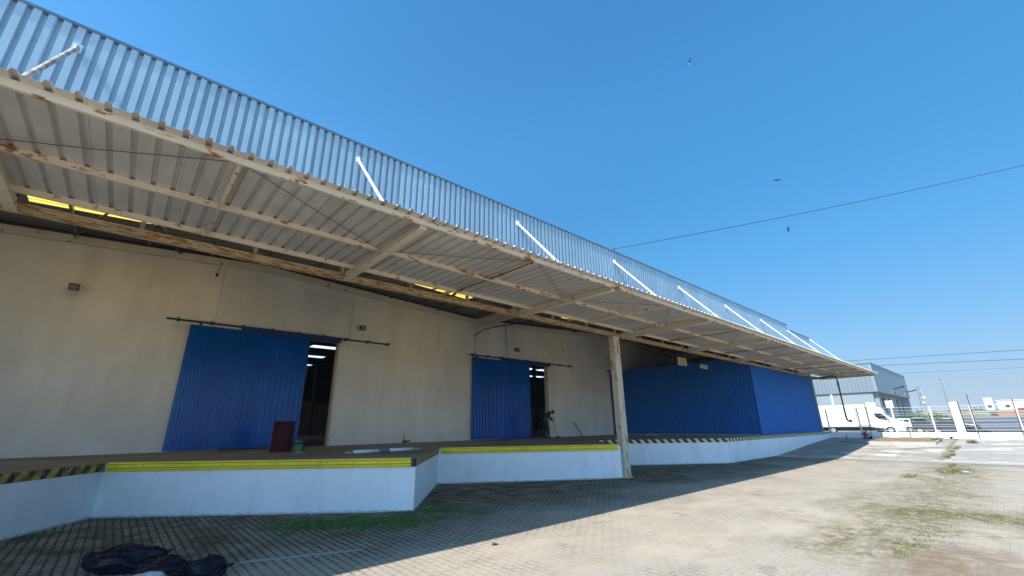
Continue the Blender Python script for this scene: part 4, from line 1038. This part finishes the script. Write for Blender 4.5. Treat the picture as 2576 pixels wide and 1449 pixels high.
def car(name, label, x, yc, body, glass, mat, wh_y, wr, cat='car'):
    t = thing(name, label, cat, (x + .85, yc, GZ), group='cars parked beyond the fence')
    mb = MB(); mb.prism(body, 0, x, x + 1.7); mb.build('body', mat, t, bevel=.06)
    for gpoly in glass: mb = MB(); mb.prism(gpoly, 0, x - .012, x + 1.712); mb.build('window', M['glass'], t)
    for y in wh_y: wheel(t, x - .01, y, GZ + wr, wr)
    mb = MB(); mb.box((x - .03, min(p[0] for p in body) + .02, GZ + .55), (x + .05, min(p[0] for p in body) + .14, GZ + .68)); mb.build('headlight', M['lens'], t)
    keep_world(t); return t
k_ = 64 / 52
def kk(P): return [(y * k_, 1.7 + (z - 1.7) * k_) for y, z in P]
car('parked_car', 'white car standing behind the bonnet of the white truck', 64, 8.0,
    kk([(8.6, .85), (8.6, 1.25), (8.3, 1.42), (7.4, 1.5), (7.0, 1.72), (6.6, 1.88), (5.95, 1.88), (5.72, 1.66), (5.62, 1.45), (5.58, 1.2), (5.60, .85)]),
    [kk([(6.85, 1.60), (6.65, 1.75), (6.35, 1.79), (6.35, 1.60)]), kk([(6.28, 1.60), (6.28, 1.79), (5.98, 1.79), (5.80, 1.60)])], M['truck_white'], (9.9, 7.4), .32)
car('parked_car', 'dark grey car parked between the white car and the pillar', 52.4, 3.6,
    [(4.9, .75), (4.9, 1.2), (4.75, 1.42), (4.3, 1.50), (4.12, 1.80), (3.8, 1.88), (3.25, 1.87), (3.0, 1.55), (2.4, 1.4), (1.95, 1.3), (1.85, 1.0), (1.85, .75)],
    [[(4.1, 1.54), (3.95, 1.77), (3.6, 1.81), (3.6, 1.54)], [(3.53, 1.54), (3.53, 1.81), (3.25, 1.80), (3.03, 1.54)]], M['car_dark'], (4.3, 2.5), .32)
car('parked_van', 'dark van parked behind the white car', 57, 5.3,
    [(6.4, .8), (6.4, 1.9), (6.2, 2.0), (5.4, 2.0), (5.15, 1.75), (4.9, 1.5), (4.3, 1.4), (4.25, .8)],
    [[(6.1, 1.55), (6.1, 1.85), (5.45, 1.85), (5.22, 1.55)]], M['car_dark'], (5.9, 4.7), .33, 'van')
t = thing('motorcycle', 'dark motorcycle beyond the gate just right of the pillar', 'motorcycle', (45, 1.9, GZ))
mb = MB(); mb.tube([(44.9, 2.4, .75), (45.0, 2.4, .75)], .3, 16); mb.tube([(44.9, 1.3, .75), (45.0, 1.3, .75)], .3, 16); mb.build('wheel', M['tyre'], t)
mb = MB(); mb.beam((44.95, 2.3, 1.2), (44.95, 1.5, 1.25), .2, .22); mb.beam((44.95, 2.2, .9), (44.95, 1.6, .85), .2, .3); mb.tube([(44.95, 1.35, .8), (44.95, 1.6, 1.4)], .03, 8); mb.tube([(44.7, 1.6, 1.42), (45.2, 1.6, 1.42)], .02, 8); mb.build('frame', M['black'], t); keep_world(t)

# ---------------------------------------------------------------- grey hall beyond, and things far away
gh = thing('grey_hall', 'tall grey blue metal hall behind the white truck', 'industrial hall', (110, 30, .45))
mb = MB(); pr = ribbed(13.9, 75, .55, .38, .05, .08)
mb.strip([(95.0 - h, u, 11.2) for u, h in pr], [(95.0 - h, u, 6.45) for u, h in pr]); mb.build('ribbed_cladding', M['grey_ribbed'], gh)
mb = MB(); mb.box((95.3, 14.5, .3), (96, 75, 6.5)); mb.build('lower_wall', M['grey_clad_light'], gh)
mb = MB(); mb.box((95.02, 13.7, 6.5), (131.8, 14.0, 11.25)); mb.build('fascia', M['grey_clad'], gh)
mb = MB(); mb.box((94.9, 13.62, 11.2), (131.9, 13.9, 11.32)); mb.box((94.9, 13.9, 11.2), (95.1, 75, 11.32)); mb.build('capping', M['capping'], gh)
mb = MB(); mb.box((95.2, 14.1, 10.5), (131.6, 74, 11.1)); mb.box((131.3, 13.95, 0.5), (131.7, 74, 10.5)); mb.build('shell', M['grey_clad'], gh)
mb = MB(); mb.box((96, 15.3, .3), (131.3, 15.5, 6.5)); mb.build('recessed_wall', M['grey_clad'], gh)
mb = MB(); mb.box((96, 13.66, 6.4), (131.9, 15.3, 6.52)); mb.build('soffit', M['grey_clad_light'], gh)
for x0, x1 in ((98.2, 101.5), (108.4, 111.3), (114.8, 116.2), (124.5, 126.2)):
    mb = MB(); mb.box((x0, 15.22, .5), (x1, 15.32, 6.0)); mb.build('roller_door', M['interior_dark'], gh)
mb = MB(); mb.box((96.0, 13.9, .4), (96.5, 14.5, 6.4)); mb.build('corner_pier', M['grey_clad_light'], gh)
mb = MB(); mb.box((95.1, 20.2, .4), (95.28, 20.5, 6.4)); mb.build('white_downpipe', M['white'], gh)
mb = MB()
for y in range(16, 75, 6): mb.box((95.28, y, .4), (95.3, y + .08, 6.4))
mb.build_each('panel_joint', M['grey_clad'], gh)
for x0, x1, z0, z1 in ((109.6, 113.6, 6.72, 7.25), (125.4, 129.6, 6.9, 7.35)):
    mb = MB(); mb.box((x0, 13.62, z0), (x1, 13.68, z1)); o = mb.build('sign_panel', pmat('pale_sign', (.62, .45, .47), .6), gh)
    mb = MB(); x = x0 + .3
    while x < x1 - .4: mb.box((x, 13.60, z0 + .12), (x + .35, 13.615, z1 - .12)); x += .5
    mb.build('lettering', M['red'], o)
for xm in (113, 129):
    mb = MB(); mb.tube([(xm, 13.7, 7.7), (xm - 1.5, 12.6, 7.85), (xm - 3, 11.8, 8.0)], .09, 6); mb.tube([(xm, 13.7, 7.7), (xm + 2.5, 12.4, 8.1)], .09, 6); mb.build('lamp_arm', M['dark_metal'], gh)
keep_world(gh)
# telecom lattice tower
t = thing('telecom_tower', 'pale lattice telecom tower with antennas beyond the grey hall', 'tower', (250, 22.4, 4.7))
mb = MB()
def leg(z): return .75 - (z - 4.7) * .035
for sx, sy in ((-1, -1), (1, -1), (1, 1), (-1, 1)): mb.beam((250 + sx * .7, 22.7 + sy * .7, 4.7), (250 + sx * .3, 22.7 + sy * .3, 15.9), .14, .14)
z = 4.7
while z < 15:
    s0 = .7 - (z - 4.7) * .036; s1 = .7 - (z + 1.2 - 4.7) * .036
    for a, b in (((-1, -1), (1, -1)), ((1, -1), (1, 1)), ((1, 1), (-1, 1)), ((-1, 1), (-1, -1))):
        mb.beam((250 + a[0] * s0, 22.7 + a[1] * s0, z), (250 + b[0] * s1, 22.7 + b[1] * s1, z + 1.2), .09, .09)
    z += 1.2
mb.build('lattice', M['steel_grey'], t)
for y, z, r_ in ((21.6, 10.9, .6), (22.0, 8.9, .5)):
    mb = MB(); mb.tube([(249, y, z), (249.4, y, z)], r_, 16); mb.build('dish', M['sign_white'], t)
mb = MB()
for y, z in ((22.0, 13.4), (21.6, 13.4), (22.6, 15.9), (21.8, 12.6)): mb.box((249.2, y - .12, z - .7), (249.4, y + .12, z + .5))
mb.box((249.6, 21.5, 13.1), (249.8, 23, 13.2)); mb.build_each('antenna', M['plastic_grey'], t); keep_world(t)
t = thing('utility_pole', 'slender utility pole with crossarms left of the white pillar', 'utility pole', (200, 12, 4.2))
mb = MB(); mb.tube([(200, 12.05, 4.2), (200, 12.05, 15.4)], [.22, .12], 8); mb.build('pole', M['steel_grey'], t)
for z in (13.8, 12.45):
    mb = MB(); mb.box((199.9, 10.9, z - .06), (200.1, 13.1, z + .06)); mb.build('crossarm', M['plastic_grey'], t)
    mb = MB()
    for y in (11.0, 11.9, 13.0): mb.tube([(200, y, z), (200, y, z + .4)], .07, 6)
    mb.build_each('insulator', M['steel_grey'], t)
keep_world(t)
def bld(name, label, box, mat, roofmat, cat='building', win=0):
    (x0, y0, z0), (x1, y1, z1) = box
    t = thing(name, label, cat, ((x0 + x1) / 2, (y0 + y1) / 2, z0))
    mb = MB(); mb.box((x0, y0, z0 - 1), (x1, y1, z1)); mb.build('wall', mat, t)
    mb = MB(); mb.box((x0 - .2, y0 - .2, z1), (x1 + .2, y1 + .2, z1 + .18)); mb.build('roof', roofmat, t)
    for k in range(win):
        y = y0 + (y1 - y0) * (k + .5) / win; mb = MB(); mb.box((x0 - .05, y - .5, z0 + 1.0), (x0 + .02, y + .5, z0 + 1.9)); mb.build('window', M['glass'], t)
    keep_world(t)
bld('far_building', 'long low beige building at the far right beyond the gate', ((232, -22, 4.7), (246, 1.7, 8.1)), M['beige'], M['white'], win=5)
bld('far_building', 'white tower-like building left of the long beige one', ((228, 2.5, 4.7), (233, 4.6, 8.9)), M['white'], M['white'], win=1)
bld('far_building', 'low dull red roofed shed between the pillar and the white building', ((222, 6.2, 4.3), (230, 11, 4.9)), M['roof_red'], M['roof_red'])
bld('orange_shed', 'low orange structure on the bank below the beige building', ((141, -4.8, 2.4), (144, 1.3, 3.1)), M['orange'], M['orange'], 'shed')
bld('brown_shed', 'small dark brown shed on the bank beside the orange one', ((140, 1.5, 2.35), (143, 2.4, 3.0)), M['bark'], M['bark'], 'shed')
bld('red_shed', 'dark red shed at the right edge on the bank', ((160, -9, 2.9), (170, -2.2, 4.1)), M['roof_red'], M['roof_red'], 'shed')
def shrub(name, label, c, r, n, cat='shrub', trunk=True, grp=None):
    t = thing(name, label, cat, c, group=grp); mb = MB(); rnd = random.Random(int(c[0] * 7 + c[1] * 13))
    lobes = [(Vector((rnd.uniform(-.6, .6) * r[0], rnd.uniform(-.6, .6) * r[1], r[2] * rnd.uniform(.5, 1.25))), rnd.uniform(.35, .6)) for _ in range(9)]
    for _ in range(n):
        lc, lr = rnd.choice(lobes); d = Vector((rnd.gauss(0, 1), rnd.gauss(0, 1), rnd.gauss(0, 1))).normalized() * lr * rnd.uniform(.5, 1.05)
        p = lc + Vector((d.x * r[0], d.y * r[1], d.z * r[2])); s_ = rnd.uniform(.05, .12) * max(r)
        if p.z < .02: continue
        a = Vector((rnd.uniform(-1, 1), rnd.uniform(-1, 1), rnd.uniform(-1, 1))).normalized() * s_; b = Vector((rnd.uniform(-1, 1), rnd.uniform(-1, 1), rnd.uniform(-1, 1))).normalized() * s_ * .6
        mb.add([p - a, p - b, p + a, p + b], [(0, 1, 2, 3)])
    mb.build('crown', M['leaf'], t)
    mb = MB(); mb.tube([(0, 0, 0), (.05, .03, r[2] * .7)], [.08 * r[2], .03 * r[2]], 6)
    for k in range(3): a = k * 2.1; mb.tube([(0, 0, r[2] * .3), (math.cos(a) * r[0] * .4, math.sin(a) * r[1] * .4, r[2] * .9)], [.03 * r[2], .012 * r[2]], 5)
    mb.build('trunk', M['bark'], t)
shr = [((84, 8.3, .7), (1.2, 1.3, 1.5), 'bushy green shrub beside the corner of the grey hall'), ((85, 6.6, .75), (1.2, 1.2, 1.3), 'second green shrub from the grey hall behind the fence'),
       ((86, 5.2, .8), (1.0, 1.1, 1.0), 'low green shrub nearest the white pillar'), ((90, 10.2, .9), (1.2, 1.2, 1.4), 'green shrub half hidden by the grey hall corner')]
for c, r_, lab in shr: shrub('shrub', lab, c, r_, 500, grp='shrubs beyond the fence')
# distant tree line and hills
tl = MB(); rnd = random.Random(4)
for _ in range(2600):
    y = rnd.uniform(-260, 60); h = 3.0 + 2.2 * mn.noise(Vector((y * .05, 0, 0))) + 1.2 * mn.noise(Vector((y * .3, 2, 0)))
    if h < .5: h = .5
    p = Vector((420 + rnd.uniform(-8, 8), y, 4.8 + rnd.uniform(0, h))); s_ = rnd.uniform(.6, 1.3)
    a = Vector((rnd.uniform(-1, 1), rnd.uniform(-1, 1), rnd.uniform(-1, 1))).normalized() * s_; b = Vector((rnd.uniform(-1, 1), rnd.uniform(-1, 1), rnd.uniform(-1, 1))).normalized() * s_
    tl.add([p - a, p - b, p + a, p + b], [(0, 1, 2, 3)])
tag(tl.build('distant_trees', M['leaf']), 'distant belt of trees along the horizon', 'trees', kind='stuff')

# ---------------------------------------------------------------- overhead wires and birds
def wire(p, q, sag, r_, lab, n=24):
    p = Vector(p); q = Vector(q); pts = [p.lerp(q, i / n) - Vector((0, 0, sag * 4 * (i / n) * (1 - i / n))) for i in range(n + 1)]
    mb = MB(); mb.tube(pts, r_, 5); return tag(mb.build('overhead_wire', M['dark_metal'], smooth=True), lab, 'wire', group='overhead wires')
v1 = Vector((.93, -.11, .36)); e1 = Vector((0, 0, 1.7)) + Vector((0.926, -.113, .362)) * 32
w0 = Vector((14.0, 9.15, 8.62))
WD = (e1 - w0)
wire(w0, w0 + WD * 1.35, .25, .014, 'single dark wire rising from the parapet top to the upper right')
mb = MB(); mb.tube([(13.95, 9.2, 8.36), (13.95, 9.2, 8.66)], .02, 8); mb.tube([(13.95, 9.2, 8.60), (13.95, 9.2, 8.70)], [.05, .035], 8)
tag(mb.build('wire_insulator', M['dark_metal']), 'small insulator post on the parapet top holding the wire', 'insulator')
for (ya, za, yb, zb, lab) in ((16.24, 13.45, -4.34, 12.64, 'uppermost of the three level wires crossing above the grey hall'), (16.51, 12.21, -3.97, 11.17, 'middle of the three level wires crossing above the grey hall'), (11.61, 10.32, -3.63, 9.84, 'faint lowest of the three level wires at the right')):
    p = Vector((110, ya, za)); q = Vector((110, yb, zb)); d = (q - p)
    wire(p - d * 1.5, q + d * .6, .0, .045 if 'faint' not in lab else .02, lab)
def bird(loc, span, rz, rx, ry, wings, label, belly='bird_white'):
    t = thing('swallow', label, 'bird', loc, 0, group='swallows in the sky'); t.rotation_euler = (rx, ry, rz)
    s_ = span / 2
    prof = [(-.16, .004), (-.12, .018), (-.04, .032), (.04, .030), (.09, .022), (.12, .020), (.14, .012), (.155, .002)]
    n = 10; k = len(prof); mb = MB()
    vs = [(x * span * 2, r_ * span * 2.2 * math.cos(6.283 * i / n), r_ * span * 2.2 * math.sin(6.283 * i / n)) for i in range(n) for x, r_ in prof]
    fs = [(i * k + j, ((i + 1) % n) * k + j, ((i + 1) % n) * k + j + 1, i * k + j + 1) for i in range(n) for j in range(k - 1)]
    mats = []
    mb.add(vs, fs); b = mb.build('body', [M['bird_dark'], M[belly]], t, smooth=True)
    for p in b.data.polygons: p.material_index = 1 if p.center.z < -.003 else 0
    for sgn, up_ in zip((1, -1), wings):
        pts_ = [(.10, 0, 0), (.17, .35, up_ * .35), (.02, .75, up_ * .7), (-.30, 1.0, up_), (-.13, .65, up_ * .62), (-.08, .3, up_ * .3), (-.10, 0, 0)]
        vv = [(x * s_ * 1.8, y * s_ * sgn, z * s_) for x, y, z in pts_]
        mb = MB(); mb.add(vv, [(0, 1, 5, 6), (1, 2, 4, 5), (2, 3, 4)]); mb.build('wing', M['bird_dark'], t, solid=.006)
    mb = MB()
    for sgn in (1, -1): mb.add([(-.12 * span * 2, .008, 0), (-.12 * span * 2, -.008, 0), (-.26 * span * 1.8, .05 * sgn * span * 1.8, 0)], [(0, 1, 2)])
    mb.build('tail', M['bird_dark'], t, solid=.004)
bird(Vector((0, 0, 1.7)) + Vector((.70, .25, .67)) * 17, .34, R(60), R(30), R(-55), (.75, .25), 'swallow with pale belly and spread wings high in the middle of the sky')
bird(Vector((0, 0, 1.7)) + Vector((.87, .19, .45)) * 24, .36, R(20), R(-12), R(5), (.35, -.30), 'swallow seen edge on as a thin dark curve above the wire', 'bird_dark')
bird(Vector((0, 0, 1.7)) + Vector((.91, .20, .36)) * 30, .34, R(120), R(25), R(10), (.5, -.45), 'small dark swallow flying just below the wire', 'bird_dark')

# ---------------------------------------------------------------- air
mt = bpy.data.materials.new('haze_air'); mt.use_nodes = True; t_ = mt.node_tree; t_.nodes.clear()
o_ = t_.nodes.new('ShaderNodeOutputMaterial'); pv = t_.nodes.new('ShaderNodeVolumePrincipled'); pv.inputs['Color'].default_value = (.86, .93, 1.0, 1); pv.inputs['Density'].default_value = .0005
t_.links.new(pv.outputs[0], o_.inputs['Volume'])
mb = MB(); mb.box((-90, -1510, -1.5), (1610, 1510, 32)); hz = mb.build('haze', mt); tag(hz, 'thin haze in the air over the yard and the far land', 'haze', kind='stuff')
